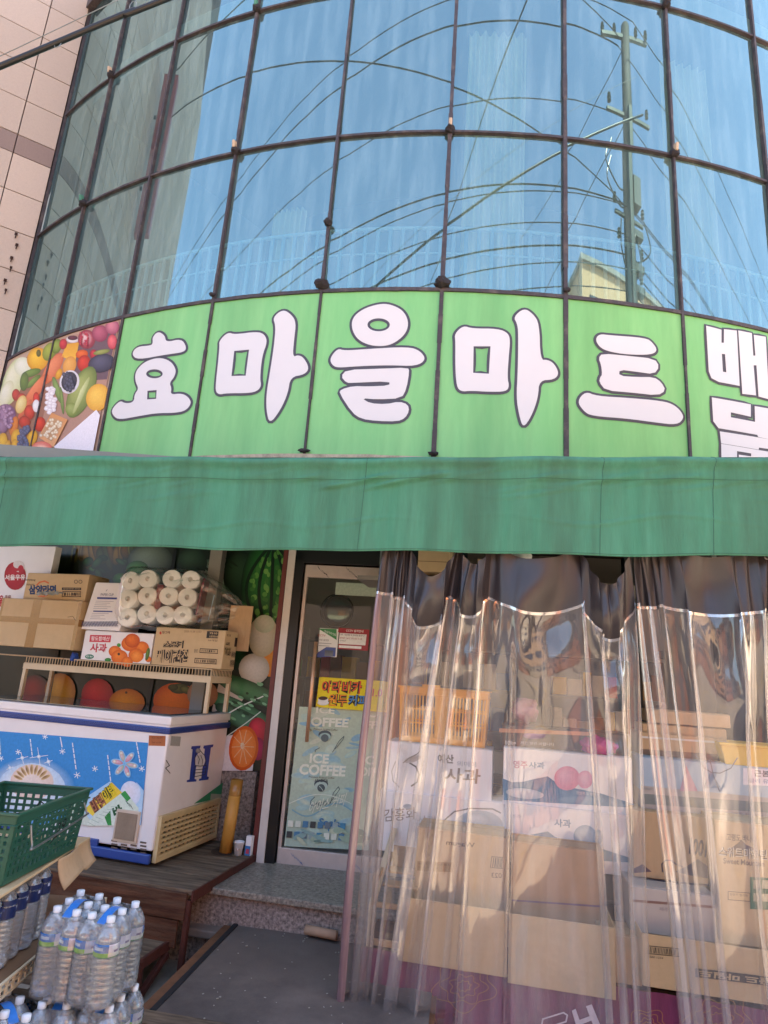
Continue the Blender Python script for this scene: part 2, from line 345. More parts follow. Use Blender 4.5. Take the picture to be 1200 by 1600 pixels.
# ---------------------------------------------------------------- stone clad neighbour
P0 = cyl(T0, 0, 0); dW = Vector((-math.cos(R_(32)), -math.sin(R_(32)), 0)); nW = Vector((math.sin(R_(32)), -math.cos(R_(32)), 0))
nb = empty('stone_building', (P0.x, P0.y, GZ), label='pink granite clad building at the left edge with a darker stone band', cat='building')
def npart(b, name, m, **k):
    o = Vector((P0.x, P0.y, GZ))
    for v in b.v: v -= o
    return b.build(name, m, nb, **k)
gr = mat('pink_granite', 'cfb9ab', .7, .14, 120, .5, 260, dirt=.35, dirtcol='b49c90'); gr2 = mat('dark_granite', '988078', .7, .2, 120, .4, 260)
za = [GZ+.0]; z = 7.47-.26-.485*15
zs = []
while z < 22:
    zs.append(z); z += .26 if abs(z-7.21) < .01 else .485
b = MB(); bd = MB(); rz = math.atan2(dW.y, dW.x)
for i in range(len(zs)-1):
    s = -.38 if i % 2 else -.05-.32
    s = .02; first = .40
    while s < 14:
        e = s+(first if s < .1 else .78); h = zs[i+1]-zs[i]; c = P0+dW*((s+e)/2)+Vector((0, 0, (zs[i]+zs[i+1])/2))+nW*(.0+random.uniform(-.001, .001))
        (bd if abs(zs[i]-7.21) < .01 else b).box(c, (e-s-.011, .05, h-.011), rz); s = e
npart(b, 'stone_cladding', gr); npart(bd, 'stone_band', gr2)
for m_, in ((gr,), (gr2,)):
    n = m_.node_tree.nodes; l = m_.node_tree.links; p = n['Principled BSDF']; src = p.inputs['Base Color'].links[0].from_socket
    gi = n.new('ShaderNodeNewGeometry'); mr = n.new('ShaderNodeMapRange'); mr.inputs[3].default_value = .86; mr.inputs[4].default_value = 1.06; l.new(gi.outputs['Random Per Island'], mr.inputs[0])
    vm = n.new('ShaderNodeVectorMath'); vm.operation = 'SCALE'; l.new(src, vm.inputs[0]); l.new(mr.outputs[0], vm.inputs['Scale']); l.new(vm.outputs[0], p.inputs['Base Color'])
bk = MB(); bk.box(P0+dW*7-nW*.5+Vector((0, 0, 6)), (14.0, .93, 44), rz); npart(bk, 'wall', mat('joint_dark', '5a4a46', .9, .2, 10))
sp = MB()
for (px, py, s) in ((25, 368, 1), (26, 385, 1), (18, 405, 1), (17, 420, .8), (8, 440, 1), (9, 455, .8)):
    t = math.tan(R_(32)); Y0 = P0.y-P0.x*t; d = ray(px, py); Y = Y0/(1-t*d.x)*.999; q = Vector((d.x*Y, Y, CAMZ+d.z*Y))+nW*.035
    sp.box(q, (.03*s, .006, .035*s), rz); sp.box(q+Vector((0, 0, -.035)), (.011, .006, .04), rz)
npart(sp, 'rust_spot', mat('rust_spot', '3a2018', .9))
# red projecting sign on that building (seen mirrored in the glass)
rs = empty('projecting_sign', tuple(P0+dW*3.4+nW*.4+Vector((0, 0, 9.2))), rz+math.pi/2, label='red vertical sign projecting from the pink stone building', cat='sign')
b = MB(); b.box((0, 0, 1.1), (.5, .16, 3.4)); b.build('sign_box', mat('red_sign', '9c2c34', .4), rs); b = MB(); b.beam((-.5, 0, .4), (-.3, 0, .4), .05); b.beam((-.5, 0, 1.9), (-.3, 0, 1.9), .05); b.build('bracket', dk, rs)
# ================================================================ shop sign
sg = empty('shop_sign', tuple(cyl(T0+4.5*DT, Z0, 0)), label='long curved green shop sign with huge white Korean letters under the glass', cat='sign')
def spart(b, name, m, parent=None, **k):
    for v in b.v: v -= sg.location
    return b.build(name, m, parent or sg, **k)
green = mat('sign_green', '8ac882', .34, .13, 1.6, 0, col2='76bb76', dirt=.35, dirtcol='628c56', stretch=(3.5, 3.5, .5), spec=.4, thr=.52)
white = mat('sign_white', 'dcd6da', .4, .03, 3); ol = mat('sign_outline', '4a4550', .5, .1, 20)
panel = {}
for k in range(KN):
    b = MB(); b.grid(lambda u, v: cyl(T0+(k+u)*DT, Z0-.25+(Z1-Z0+.25)*v, 0), 12, 2)
    panel[k] = spart(b, 'sign_panel', green if k >= 2 else mat('photo_ground', 'c9a894', .35, .2, 4), smooth=True)
ring_b = MB()
def tr(lst, ox, oy, sc): return [(ox+x/sc, oy+y/sc) for x, y in lst]
def poly_s(px): return [(t*RC, z) for t, z in (cylpx(*p) for p in px)]
def fill_cyl(outer, holes, off):
    cu = bpy.data.curves.new('f', 'CURVE'); cu.dimensions = '2D'; cu.fill_mode = 'BOTH'
    for p in [outer]+holes:
        sp = cu.splines.new('POLY'); sp.points.add(len(p)-1); sp.use_cyclic_u = True
        for i, q in enumerate(p): sp.points[i].co = (q[0], q[1], 0, 1)
    o = bpy.data.objects.new('f', cu); COL.objects.link(o); dg = bpy.context.evaluated_depsgraph_get(); me = bpy.data.meshes.new_from_object(o.evaluated_get(dg))
    bm = bmesh.new(); bm.from_mesh(me); bmesh.ops.remove_doubles(bm, verts=bm.verts, dist=1e-5)
    x0 = min(q[0] for q in outer); x1 = max(q[0] for q in outer); x = x0+.07
    while x < x1: bmesh.ops.bisect_plane(bm, geom=bm.verts[:]+bm.edges[:]+bm.faces[:], plane_co=(x, 0, 0), plane_no=(1, 0, 0)); x += .07
    bm.verts.index_update(); b = MB(); b.add([cyl(v.co.x/RC, v.co.y, off) for v in bm.verts], [tuple(v.index for v in f.verts) for f in bm.faces])
    bm.free(); bpy.data.objects.remove(o); bpy.data.curves.remove(cu); bpy.data.meshes.remove(me); return b
def stroke_cyl(p, wd, off, rise=.0015):
    b = MB(); q = []
    for i in range(len(p)):
        a = Vector(p[i]); c = Vector(p[(i+1) % len(p)]); n = max(1, int((c-a).length/.06))
        for j in range(n): q.append(a.lerp(c, j/n))
    n = len(q)
    for i in range(n):
        a = q[i-1]; c = q[(i+1) % n]; d = (c-a); d = d.normalized() if d.length > 1e-9 else Vector((1, 0)); nn = Vector((-d.y, d.x))
        o_, m_, i_ = q[i]+nn*wd, q[i], q[i]-nn*wd
        b.add([cyl(o_.x/RC, o_.y, off), cyl(m_.x/RC, m_.y, off+rise), cyl(i_.x/RC, i_.y, off)], [])
    for i in range(n):
        j = (i+1) % n; b.f += [(3*i, 3*i+1, 3*j+1, 3*j), (3*i+1, 3*i+2, 3*j+2, 3*j+1)]
    return b
A = (150, 440, 3.4286); B = (470, 440, 2.857); Cc = (870, 460, 3.636)
def ell(cx, cy_, rx, ry, n=24): return [(cx+rx*math.cos(2*math.pi*i/n), cy_+ry*math.sin(2*math.pi*i/n)) for i in range(n)]
LET = [
 (2, A, [(305, 300), (335, 268), (372, 290), (378, 328), (460, 308), (487, 350), (478, 380), (380, 393), (225, 422), (193, 390), (222, 350), (298, 345), (308, 330)], [], 1),
 (2, A, [(215, 540), (212, 500), (228, 465), (270, 428), (340, 408), (400, 425), (432, 470), (425, 510), (396, 545), (408, 572), (402, 608), (462, 600), (500, 622), (514, 655), (482, 695), (420, 706), (330, 706), (235, 722), (128, 742), (96, 722), (85, 688), (132, 638), (160, 655), (206, 648), (210, 605), (232, 575)], [ell(316, 496, 44, 24), [(279, 587), (328, 583), (325, 630), (277, 633)]], 1),
 (3, A, [(662, 320), (708, 273), (745, 286), (865, 270), (905, 285), (920, 325), (892, 400), (880, 520), (888, 560), (868, 588), (820, 600), (700, 600), (665, 608), (643, 592), (645, 540), (656, 440), (664, 350)], [[(743, 374), (822, 367), (804, 506), (728, 508)]], 1),
 (3, A, [(948, 195), (1003, 150), (1050, 180), (1074, 222), (1062, 320), (1055, 407), (1085, 395), (1115, 410), (1144, 465), (1120, 500), (1043, 514), (1030, 600), (990, 690), (932, 767), (914, 690), (915, 600), (935, 480), (955, 350), (965, 240)], [], 1),
 (4, B, [(228, 215), (230, 165), (275, 125), (350, 101), (400, 103), (457, 130), (482, 180), (472, 230), (430, 270), (380, 291), (310, 288), (255, 262)], [ell(348, 195, 50, 29)], 1),
 (4, B, [(130, 345), (165, 300), (195, 310), (300, 303), (480, 293), (532, 310), (560, 350), (515, 380), (400, 375), (250, 380), (165, 387), (140, 374)], [], 1),
 (4, B, [(180, 425), (205, 396), (350, 391), (478, 386), (485, 402), (472, 480), (450, 523), (340, 528), (272, 522), (310, 545), (380, 549), (440, 537), (478, 550), (484, 580), (465, 612), (430, 626), (340, 624), (270, 614), (230, 587), (173, 500), (180, 483), (235, 468), (300, 470), (396, 466), (396, 447), (235, 454), (205, 454)], [], 0),
 (5, B, [(686, 235), (725, 198), (765, 212), (880, 212), (925, 232), (934, 265), (928, 330), (921, 430), (930, 470), (915, 493), (840, 494), (760, 489), (715, 493), (695, 470), (689, 380), (690, 270)], [[(771, 291), (846, 291), (839, 413), (769, 409)]], 1),
 (5, B, [(948, 160), (995, 120), (1035, 145), (1064, 190), (1068, 352), (1100, 350), (1130, 368), (1152, 412), (1130, 440), (1063, 443), (1058, 520), (1030, 600), (992, 657), (974, 600), (961, 520), (968, 400), (970, 230), (965, 190)], [], 1),
 (6, Cc, [(216, 258), (240, 227), (300, 235), (505, 250), (540, 275), (570, 320), (535, 346), (400, 345), (290, 327), (240, 302)], [], 1),
 (6, Cc, [(235, 365), (255, 338), (400, 352), (552, 368), (580, 412), (550, 456), (450, 442), (354, 430), (352, 465), (450, 472), (548, 472), (590, 500), (616, 548), (570, 577), (420, 560), (275, 548), (238, 500), (245, 470), (255, 460), (250, 405)], [], 0),
 (6, Cc, [(113, 610), (160, 553), (225, 580), (400, 590), (600, 608), (660, 628), (702, 665), (720, 705), (680, 744), (560, 730), (400, 708), (195, 693), (150, 665)], [], 1),
 (7, Cc, [(845, 180), (932, 203), (932, 277), (945, 277), (946, 200), (1019, 208), (1035, 522), (918, 500), (875, 478), (860, 440)], [[(934, 340), (952, 342), (959, 445), (940, 441)]], 0),
 (7, Cc, [(1027, 207), (1104, 222), (1112, 350), (1124, 350), (1115, 232), (1183, 243), (1200, 560), (1202, 598), (1142, 582), (1130, 405), (1114, 405), (1128, 576), (1050, 567)], [], 0),
 (7, Cc, [(877, 587), (1098, 627), (1098, 697), (985, 672), (985, 700), (1122, 726), (1120, 636), (1225, 655), (1228, 830), (1140, 812), (1135, 800), (915, 762), (885, 722)], [], 0),
 (7, Cc, [(922, 780), (1145, 815), (1230, 830), (1232, 885), (1145, 872), (1142, 884), (930, 848)], [], 0),
 (7, Cc, [(930, 850), (1142, 886), (1232, 900), (1236, 1010), (1030, 985), (1030, 912), (1100, 922), (1100, 905), (1020, 892), (1020, 985), (932, 960)], [], 0),
]
for k, (ox, oy, sc), outer, holes, sm in LET:
    o1 = poly_s(tr(outer, ox, oy, sc)); hs = [poly_s(tr(h, ox, oy, sc)) for h in holes]
    o1 = o1 if k == 7 else chaikin(o1, 2 if sm else 1); hs2 = hs
    b = fill_cyl(o1, hs2, .0075); spart(b, 'letter', white, None)
    b = MB()
    for p in [o1]+hs2:
        q = stroke_cyl(p, .0215, .0035); b.add(q.v, q.f)
    spart(b, 'letter_outline', ol)
# yellow-stained trim under the panels
rb = MB(); n = 8*5
for i in range(n+1):
    t = T0+(3+5*i/n)*DT; h = .02+.02*random.random(); rb.add([cyl(t, Z0-.06, .03), cyl(t, Z0-.02+h*.4, .035), cyl(t, Z0-.02+h*.4, 0)], [])
    if i: a = 3*(i-1); rb.f += [(a, a+3, a+4, a+1), (a+1, a+4, a+5, a+2)]
spart(rb, 'lower_trim', mat('stained_trim', 'c8b8a4', .7, .3, 20, .4, dirt=.7))
# food photograph print, left two panels
def fpx(x, y, L):
    X, Y = x*200, 490+(1-y)*230; t, z = cylpx(X, Y); z = max(Z0-.22, min(z, Z1-.03)); t = max(t, T0+.003); t = min(t, T0+2*DT-.003); return cyl(t, z, L+.006)
def E6(x, y, rx, ry, c, c2, rot=0): return Ee(x/1200, 1-y/1380, rx/1200, ry/1380, c, c2, -rot)
def P6(pts, c, c2=None): return Pp([(x/1200, 1-y/1380) for x, y in pts], c, c2)
it = []
def strip6(xa, ya, xb, yb, xc, yc, xd, yd, c, n=8):
    for i in range(n):
        u, v = i/n, (i+1)/n; f = lambda a, b_, t: a+(b_-a)*t
        it.append(P6([(f(xa, xb, u), f(ya, yb, u)), (f(xa, xb, v), f(ya, yb, v)), (f(xd, xc, v), f(yd, yc, v)), (f(xd, xc, u), f(yd, yc, u))], c))
strip6(590, 240, 1130, 60, 880, 1300, 330, 1300, 'b58a7a'); strip6(100, 490, 590, 250, 330, 1300, 5, 1300, '9a6a58')
strip6(720, 300, 1100, 160, 1010, 620, 640, 640, '6e5560', 5)
it += [E6(130, 640, 95, 240, 'f0ecd0', 'c8cc90', .35), E6(60, 760, 60, 140, 'f4efdc', 'd8d4a8', .4), E6(220, 500, 80, 90, 'f2f0e0', 'd8d8b8'),
 E6(360, 430, 100, 110, 'ffc83c', 'd89020', .3), E6(470, 360, 60, 90, 'a8b048', '748030', .4), E6(540, 310, 45, 70, '98a850', '607028', .3), E6(370, 375, 22, 34, '6a6830', '40401c'),
 E6(300, 560, 95, 35, '7c9a4a', '4c6a2c', -.3), E6(320, 640, 90, 28, '84a050', '4c6a2c', -.75), E6(235, 640, 40, 90, '6a8840', '44602c', .1),
 E6(500, 520, 62, 170, 'f09068', 'd06844', .55), E6(340, 730, 48, 200, 'f08a60', 'd0603c', .62), E6(240, 900, 25, 110, 'ee8058', 'c85a3c', .6),
 P6([(630, 290), (750, 270), (715, 450), (585, 410)], 'f4b848', 'e09a34'), E6(660, 490, 62, 88, 'f0b060', 'd88c3c', .3), E6(560, 570, 28, 55, 'f0b040', 'c88420', .4),
 E6(775, 385, 58, 42, 'f07038', 'c84c20', -.2), E6(795, 470, 62, 78, 'e04438', 'a82420', .2), E6(600, 290, 36, 50, 'd83c48', 'a02030', .1), E6(885, 385, 35, 45, 'd03848', '901c30'),
 E6(690, 245, 60, 34, 'f4ecec', 'd0c4c8'), E6(690, 232, 48, 22, '6a2c44', '401828'), E6(820, 245, 82, 90, 'c85868', '8a3040'), E6(815, 240, 60, 66, 'f0c8c8', 'b04858'),
 E6(945, 190, 75, 80, 'c06078', '8c3450'), E6(1060, 130, 65, 70, 'd88090', '9c4460'), E6(1060, 270, 45, 70, 'f07078', 'b83848'),
 E6(960, 470, 128, 86, '5a5870', '2e2c40', -.25), E6(960, 365, 80, 22, 'a8a860', '707838', -.2),
 E6(770, 740, 110, 260, 'a8b068', '66783c', .42), E6(680, 900, 60, 60, 'a0ac68', '78883c', .2), E6(770, 770, 22, 190, 'd4d8a0', 'a4ac6c', .42),
 E6(660, 645, 92, 112, 'f6f2f4', 'd8d0d8', .3), E6(658, 640, 72, 92, '54566a', '282838', .3),
 E6(545, 720, 28, 130, '90a860', '607840', -.3), E6(590, 820, 16, 130, '88a058', '5c743c', -.1), E6(925, 790, 108, 130, 'f8c85c', 'e0a03c', .3),
 E6(160, 765, 38, 55, 'd04038', '982420'), E6(210, 790, 45, 40, 'd84840', '982420'), E6(208, 855, 48, 88, 'f0dca0', 'd8b060', .3),
 E6(60, 960, 98, 110, 'b088a8', '7c5478', .2), E6(30, 1060, 55, 70, 'a880a0', '74506c'), E6(285, 930, 48, 70, 'e04838', 'a82818'), E6(240, 1020, 55, 58, 'd84030', '982010'), E6(385, 1040, 52, 70, 'e84430', 'a82414', .1),
 E6(140, 1060, 38, 95, 'f09040', 'd06820', .2), E6(35, 1210, 46, 90, 'f8c448', 'd89828', .1), E6(160, 1160, 45, 75, 'f4bc40', 'd89428', .2), E6(75, 1260, 30, 75, 'f4bc50', 'c88828', .3), E6(150, 1240, 34, 60, 'f4b840', 'd09028'), E6(310, 1170, 48, 75, 'f4b838', 'c88c20', .4),
 E6(350, 800, 30, 60, 'e84038', 'a02018'), E6(350, 870, 34, 60, 'f8f4f4', 'dcd0d4')]
for i in range(26): it.append(E6(440+random.uniform(0, 90), 700+i*9+random.uniform(-6, 6), 26, 20, 'fbf6f8', 'd8c8d0'))
for i in range(30): it.append(E6(200+random.uniform(0, 100)-i*.8, 1070+i*7, 20, 22, '6c7494', '3c4464'))
for i in range(18): it.append(E6(610+random.uniform(0, 90), 570+i*9, 17, 22, '5c6078', '242838'))
for i in range(22): it.append(E6(60+random.uniform(-60, 80), 880+i*9, 18, 16, 'c4a0bc', '8c6488'))
for i in range(20): it.append(E6(810+random.uniform(-45, 45), 185+i*6, 10, 10, 'd84860', '9c2038'))
it += [P6([(500, 935), (650, 1000), (520, 1260), (378, 1165)], 'e8a878', 'd8945c'), P6([(490, 975), (610, 1020), (500, 1205), (400, 1140)], 'c89870')]
for i in range(40):
    u, v = random.random(), random.random(); it.append(E6(490+(610-490)*u-90*v+0, 985+45*u+165*v, 14, 14, 'f8ecd8', 'd8bc98'))
it += [E6(410, 1275, 100, 70, 'f4a090', 'e06858'), E6(410, 1275, 60, 40, 'fcd0b8', 'f49888'), P6([(920, 910), (955, 960), (890, 1300), (560, 1300), (525, 1255)], 'f0e8f0', 'f4ecf4')]
m_ = sg.location
o = prints(sg, 'food_print', it, (0, 0, 0), (1, 0, 0), (0, 1, 0), 1200, 1380, PRINTG, fn=lambda x, y, L: fpx(x, y, L)-m_)
# ================================================================ awning
aw = empty('awning', (0, 3.6, 2.3), label='long faded green canvas awning with dirt streaks across the shop front', cat='awning')
AYW = -12; ta_ = math.tan(R_(AYW))
canv = mat('green_canvas', '62ac8e', .85, .22, 3, .3, 60, col2='509a7c', dirt=.6, dirtcol='4d6a56', stretch=(3, 3, .35), thr=.5)
translucent(canv, .3)
def awp(X, d, z): return Vector((X-d*math.sin(R_(AYW))*-1*0, 3.6+ta_*X+d, z))
def ppy(X): return 2.3+.0145*X
rnd = random.Random(3); wr = [(rnd.uniform(-3.2, 3.2), rnd.uniform(.1, .3), rnd.uniform(.006, .02), rnd.uniform(.55, .85)) for _ in range(30)]
wr += [(rnd.choice((-2.6, -.15, .2, 1.15, 1.75, 2.4))+rnd.uniform(-.35, .35), rnd.uniform(.04, .12), rnd.uniform(.02, .04), rnd.uniform(.66, .8)) for _ in range(26)]
wr += [(-.14, .22, .03, .74), (.17, .13, .025, .8), (1.15, .3, .03, .73), (1.75, .25, .022, .7), (-2.2, .25, .02, .78), (.9, .25, .022, .62), (-.2, .3, .015, .3), (1.3, .5, .02, .35), (-1, .5, .015, .25)]
def cloth(u, v):
    X = -3.6+7.2*u; zb = ppy(X); zt = 2.874
    d = 0
    s = 1-v
    d += .028*math.exp(-((v-.93)/.05)**2)*-1
    d -= .016*(1/(1+math.exp((v-.74)/.012)))*-1
    for (x0, wd, am, vc) in wr:
        ex = math.exp(-((X-x0)/wd)**2)
        d -= .36*am*ex*math.exp(-((v-vc-.05*math.sin((X-x0)*7))/.022)**2)
    d += .004*math.sin(X*5+v*3)*(1-v)+.002*math.sin(X*13+2)*(1-v)+.012*math.sin(X*1.7+1)
    z = zb+(zt-zb)*v+(.006*math.sin(X*3.1+1)+.004*math.sin(X*8.3))*(1-v)+.006*math.sin(X*2.3)*(v)+.004*math.sin(X*9)*v
    if v > .97: d += .03*(v-.97)/.03
    return awp(X, d, z)-aw.location
b = MB(); b.grid(cloth, 420, 70); b.build('valance', canv, aw, smooth=True, solid=.0015)
b = MB(); b.grid(lambda u, v: awp(-3.6+7.2*u, .03+v*1.9, 2.874+.30*v-.02*math.sin(math.pi*v))-aw.location, 60, 6); b.build('roof_cloth', canv, aw, smooth=True)
b = MB()
for X in (-2.54, -.14, 1.17, 1.72):
    pts = [cloth((X+.02*v-(.03*v if X < -1 else 0)+3.6)/7.2, v)+Vector((0, -.001, 0)) for v in [i/40 for i in range(41)]]; b.tube(pts, .0022, 5)
b.tube([cloth(i/200, .752)+Vector((0, -.001, 0)) for i in range(201)], .0016, 4); b.tube([cloth(i/200, .02)+Vector((0, -.001, 0)) for i in range(201)], .0016, 4)
b.build('seam', mat('seam_thread', '3f7460', .8), aw)
steel = mat('galvanised_steel', '8d9090', .4, .15, 12, metal=.7)
b = MB(); b.beam(awp(-3.6, .05, 2.76)-aw.location, awp(3.6, .05, 2.76)-aw.location, .04)
for X in (-3.4, -1.75, -.9, .6, 2.2, 3.5): b.beam(awp(X, .05, 2.76)-aw.location, awp(X, 1.7, 3.02)-aw.location, .035)
b.beam(awp(-1.0, .09, 2.40)-aw.location, awp(3.6, .09, 2.44)-aw.location, .03); b.build('frame', steel, aw)
# ================================================================ overhead cable at the top left
ca = MB(); pa, pb, pc = pl(-20, 112, 3.0, 0), pl(200, 20, 3.0, 0), pl(330, -30, 3.0, 0)
dv = (pc-pa); pts = [pa-dv*1.5+Vector((0, 0, .0)), pa, pb, pc, pc+dv*4]
def sm(pts, n=12):
    out = []
    for i in range(len(pts)-1):
        p0 = pts[max(0, i-1)]; p1 = pts[i]; p2 = pts[i+1]; p3 = pts[min(len(pts)-1, i+2)]
        for j in range(n):
            t = j/n; out.append(.5*((2*p1)+(p2-p0)*t+(2*p0-5*p1+4*p2-p3)*t*t+(3*p1-p0-3*p2+p3)*t**3))
    return out+[pts[-1]]
oc = empty('overhead_cable', tuple(pa), label='thick black overhead cable with a thin messenger wire crossing the top left corner', cat='cable')
pts = sm(pts); blk = mat('black_rubber', '1c1a1e', .4, .2, 20)
b = MB(); b.tube([p-pa for p in pts], .017, 10); b.build('cable', blk, oc, smooth=True)
q0, q1, q2 = pl(-20, 97, 2.98, 0), pl(210, -12, 2.98, 0), pl(330, -66, 2.98, 0); dq = q2-q0
wpts = sm([q0-dq*1.5, q0, q1, q2, q2+dq*4]); b = MB(); b.tube([p-pa for p in wpts], .0028, 6); b.build('messenger_wire', steel, oc)
b = MB()
for px, py in ((90, 70), (207, 12)):
    c = pl(px, py, 3.0, 0)-pa; b.tube([c+Vector((.018*math.cos(t), .022*math.sin(t)*.3, .045+.045*math.sin(t)-.03)) for t in [i*math.pi/8 for i in range(17)]], .0025, 5)
b.build('cable_tie', steel, oc)
# ================================================================ street behind the viewer (mirrored in glass and plastic)
conc = mat('concrete_pole', '1c1e1d', .8, .15, 6)
up_ = empty('utility_pole', (6.06, -1.0, GZ), label='concrete utility pole with cross arms and insulators across the street', cat='utility pole')
b = MB(); b.tube([(0, 0, 0), (0, 0, 16.2)], [.27, .15], 14); b.build('pole', conc, up_, smooth=True)
ps = mat('pole_steel', '3a4442', .5, .2, 10)
b = MB(); b.beam((-1.1, .1, 15.4), (1.1, -.1, 16.4), .09); b.beam((-.9, 0, 13.6), (1.0, 0, 13.9), .08)
b.beam((-.05, .2, 8.5), (-.05, .2, 13.8), .12); b.beam((-.6, 0, 11.2), (.6, 0, 11.2), .07); b.build('cross_arm', ps, up_)
b = MB(); 
for x, z in ((-1, 15.6), (-.5, 15.8), (.5, 16.2), (1, 16.4), (-.8, 13.8), (.9, 14.1), (-.6, 11.4), (.6, 11.4), (-.45, 10.6), (.5, 10.4), (.45, 9.8)):
    b.lathe([(.0, 0), (.07, .03), (.035, .08), (.075, .12), (.035, .17), (.06, .21), (0, .26)], (x, 0, z), 8)
for z in (9.2, 9.6, 10.1, 10.9): b.box((.28, 0, z), (.5, .2, .16))
b.lathe([(.001, 0), (.3, .02), (.3, .8), (.001, .85)], (-.4, 0, 8.2), 14); b.box((.3, 0, 11.9), (.3, .3, .7))
b.build('insulator', ps, up_)
b = MB()
for i in range(7):
    x = random.uniform(-.8, .8); z = random.uniform(10.4, 13.4); b.tube(sm([Vector((x, 0, z)), Vector((x*1.3, .1, z-.7)), Vector((x*.5, 0, z-1.1)), Vector((.1, 0, z-.9))], 6), .022, 5)
b.build('jumper_wire', blk, up_)
pole2 = copy_tree(up_); pole2.location = (-30, -2.0, GZ); pole2['label'] = 'concrete utility pole far down the street to the left'; up_['label'] = 'concrete utility pole with cross arms just across the street'
WR = [(16.0, -1.5, -38, 16.2), (15.6, -.5, -38, 15), (13.8, -1.3, -38, 13.6), (11.5, -1.2, -38, 12.2), (11.2, -.9, -38, 11), (10.6, -1.0, -38, 10.6), (10.2, -1.1, -38, 10.2), (9.8, -1, -38, 9.6), (9.3, -1, -38, 9.3), (8.9, -1, -38, 8.8)]
for i, (z, y, xe, ze) in enumerate(WR):
    b = MB(); p = [Vector((6.06+(xe-6.06)*t+.0, y-.8*t, z+(ze-z)*t-2.0*math.sin(math.pi*t)*(.6+.08*i))) for t in [j/40 for j in range(41)]]
    p2 = [Vector((6.06+30*t, y-3*t, z-1.5*math.sin(math.pi*t))) for t in [j/30 for j in range(31)]]
    b.tube(p, .013 if i % 3 else .02, 5); b.tube(p2, .014, 5); b.build('street_wire', blk, label='sagging black street wires strung from the concrete pole', cat='wire', group='street wires strung from the pole')
for a, q in (((6.06, -1, 15.5), (-9, 4.8, 12.5)), ((6.06, -1, 11.2), (-7, 4.2, 11.2)), ((-2, -9, 13.5), (2.0, 4.4, 10.5)), ((6.06, -1, 13.5), (0.5, -14, 9.5)), ((6.06, -1, 15.5), (4.2, -11, 17.5))):
    a = Vector(a); q = Vector(q); b = MB(); b.tube([a.lerp(q, t)-Vector((0, 0, .7*math.sin(math.pi*t))) for t in [j/30 for j in range(31)]], .014, 5)
    b.build('drop_wire', blk, label='thin black drop wires crossing the street diagonally', cat='wire', group='drop wires crossing the street')
def opp(x0, x1, y, dep, h, wm, label, rows, cols, sky_=False):
    e = empty('street_building', ((x0+x1)/2, y, GZ), label=label, cat='building'); W = x1-x0
    b = MB(); b.box((0, -dep/2, h/2), (W, dep, h)); b.build('wall', wm, e)
    b = MB(); b.box((0, -dep/2, h+.15), (W+.4, dep+.4, .3)); b.build('roof', body, e)
    g = mat('dark_window', '20262c', .08, .1, 3, spec=.8)
    for r in range(rows):
        for c in range(cols):
            x = -W/2+W*(c+.5)/cols; z = 1.5+(h-1.5)*(r+.5)/rows; b = MB(); b.box((x, .02, z), (W/cols*.55, .08, (h-1.5)/rows*.5)); b.build('window', g, e)
    return e
opp(11.5, 25, -16, 9, 21.5, mat('cream_render', 'c4a07c', .8, .1, 2), 'tall cream apartment block across the street to the right', 3, 4)
opp(-3.5, 3.4, -9.5, 8, 4.7, mat('orange_brick', 'a8643e', .8, .2, 14), 'low orange brick building directly across the street', 2, 3)
opp(4.6, 10.5, -9.8, 8, 5.2, mat('peach_render', 'b88466', .8, .1, 3), 'low peach building across the street beside the pole', 2, 3)
opp(-14, -4.6, -10.2, 8, 5.6, mat('grey_block', '6a625e', .8, .15, 3), 'grey block building across the street to the left', 2, 4)
opp(-30, -15.5, -10, 8, 5.2, mat('tan_render', 'a07858', .8, .12, 3), 'tan terrace across the street farther left', 2, 5)
opp(11.5, 15, -10, 6, 4, mat('beige_render', 'b8a890', .8, .12, 3), 'narrow beige shed between the peach building and the apartment block', 1, 2)
opp(25, 40, -14, 9, 21, mat('white_render', 'c8bca8', .8, .1, 2), 'pale apartment block farther right across the street', 5, 4)
# ================================================================ traced prints on real upright planes
def pxprint(parent, name, items, Y0, yaw, m=None, lift=.0015, **k):
    """items in photo pixels (y down) laid onto the upright plane (Y0, yaw); stored in the parent's own space"""
    inv = parent.matrix_basis.inverted() if parent else Matrix.Identity(4)
    n = Vector((math.sin(R_(yaw)), -math.cos(R_(yaw)), 0))
    out = []
    for i in items:
        if i[0] == 'P': out.append(('P', [(x, -y) for x, y in i[1]], i[2], i[3]))
        elif i[0] == 'E': out.append(('E', i[1], -i[2], i[3], i[4], i[5], i[6], -i[7]))
        elif i[0] == 'L': out.append(('L', [(x, -y) for x, y in i[1]], i[2], i[3]))
        elif i[0] == 'Q':
            _, t, q, c, bold = i; vs, fs = textmesh(t, bold)
            out.append(('M', [((q[0][0]*(1-u)+q[1][0]*u)*(1-v)+(q[3][0]*(1-u)+q[2][0]*u)*v, -((q[0][1]*(1-u)+q[1][1]*u)*(1-v)+(q[3][1]*(1-u)+q[2][1]*u)*v)) for u, v in vs], fs, c))
    # group text faces on one ink level
    b = MB(); res = []
    o = prints(parent, name, out, (0, 0, 0), (1, 0, 0), (0, 1, 0), 1, 1, m, lift, fn=lambda x, y, L: inv @ (pl(x, -y, Y0, yaw)+n*L), **k)
    return o
def Q(t, x0, y0, x1, y1, c, bold=0, sl=0.06, le=-.12):   # px box top-left, bottom-right; sl line slope, le lean of uprights
    h = y1-y0
    return ('Q', t, [(x0+le*h, y1), (x1+le*h, y1+sl*(x1-x0)), (x1, y0+sl*(x1-x0)), (x0, y0)], c, bold)
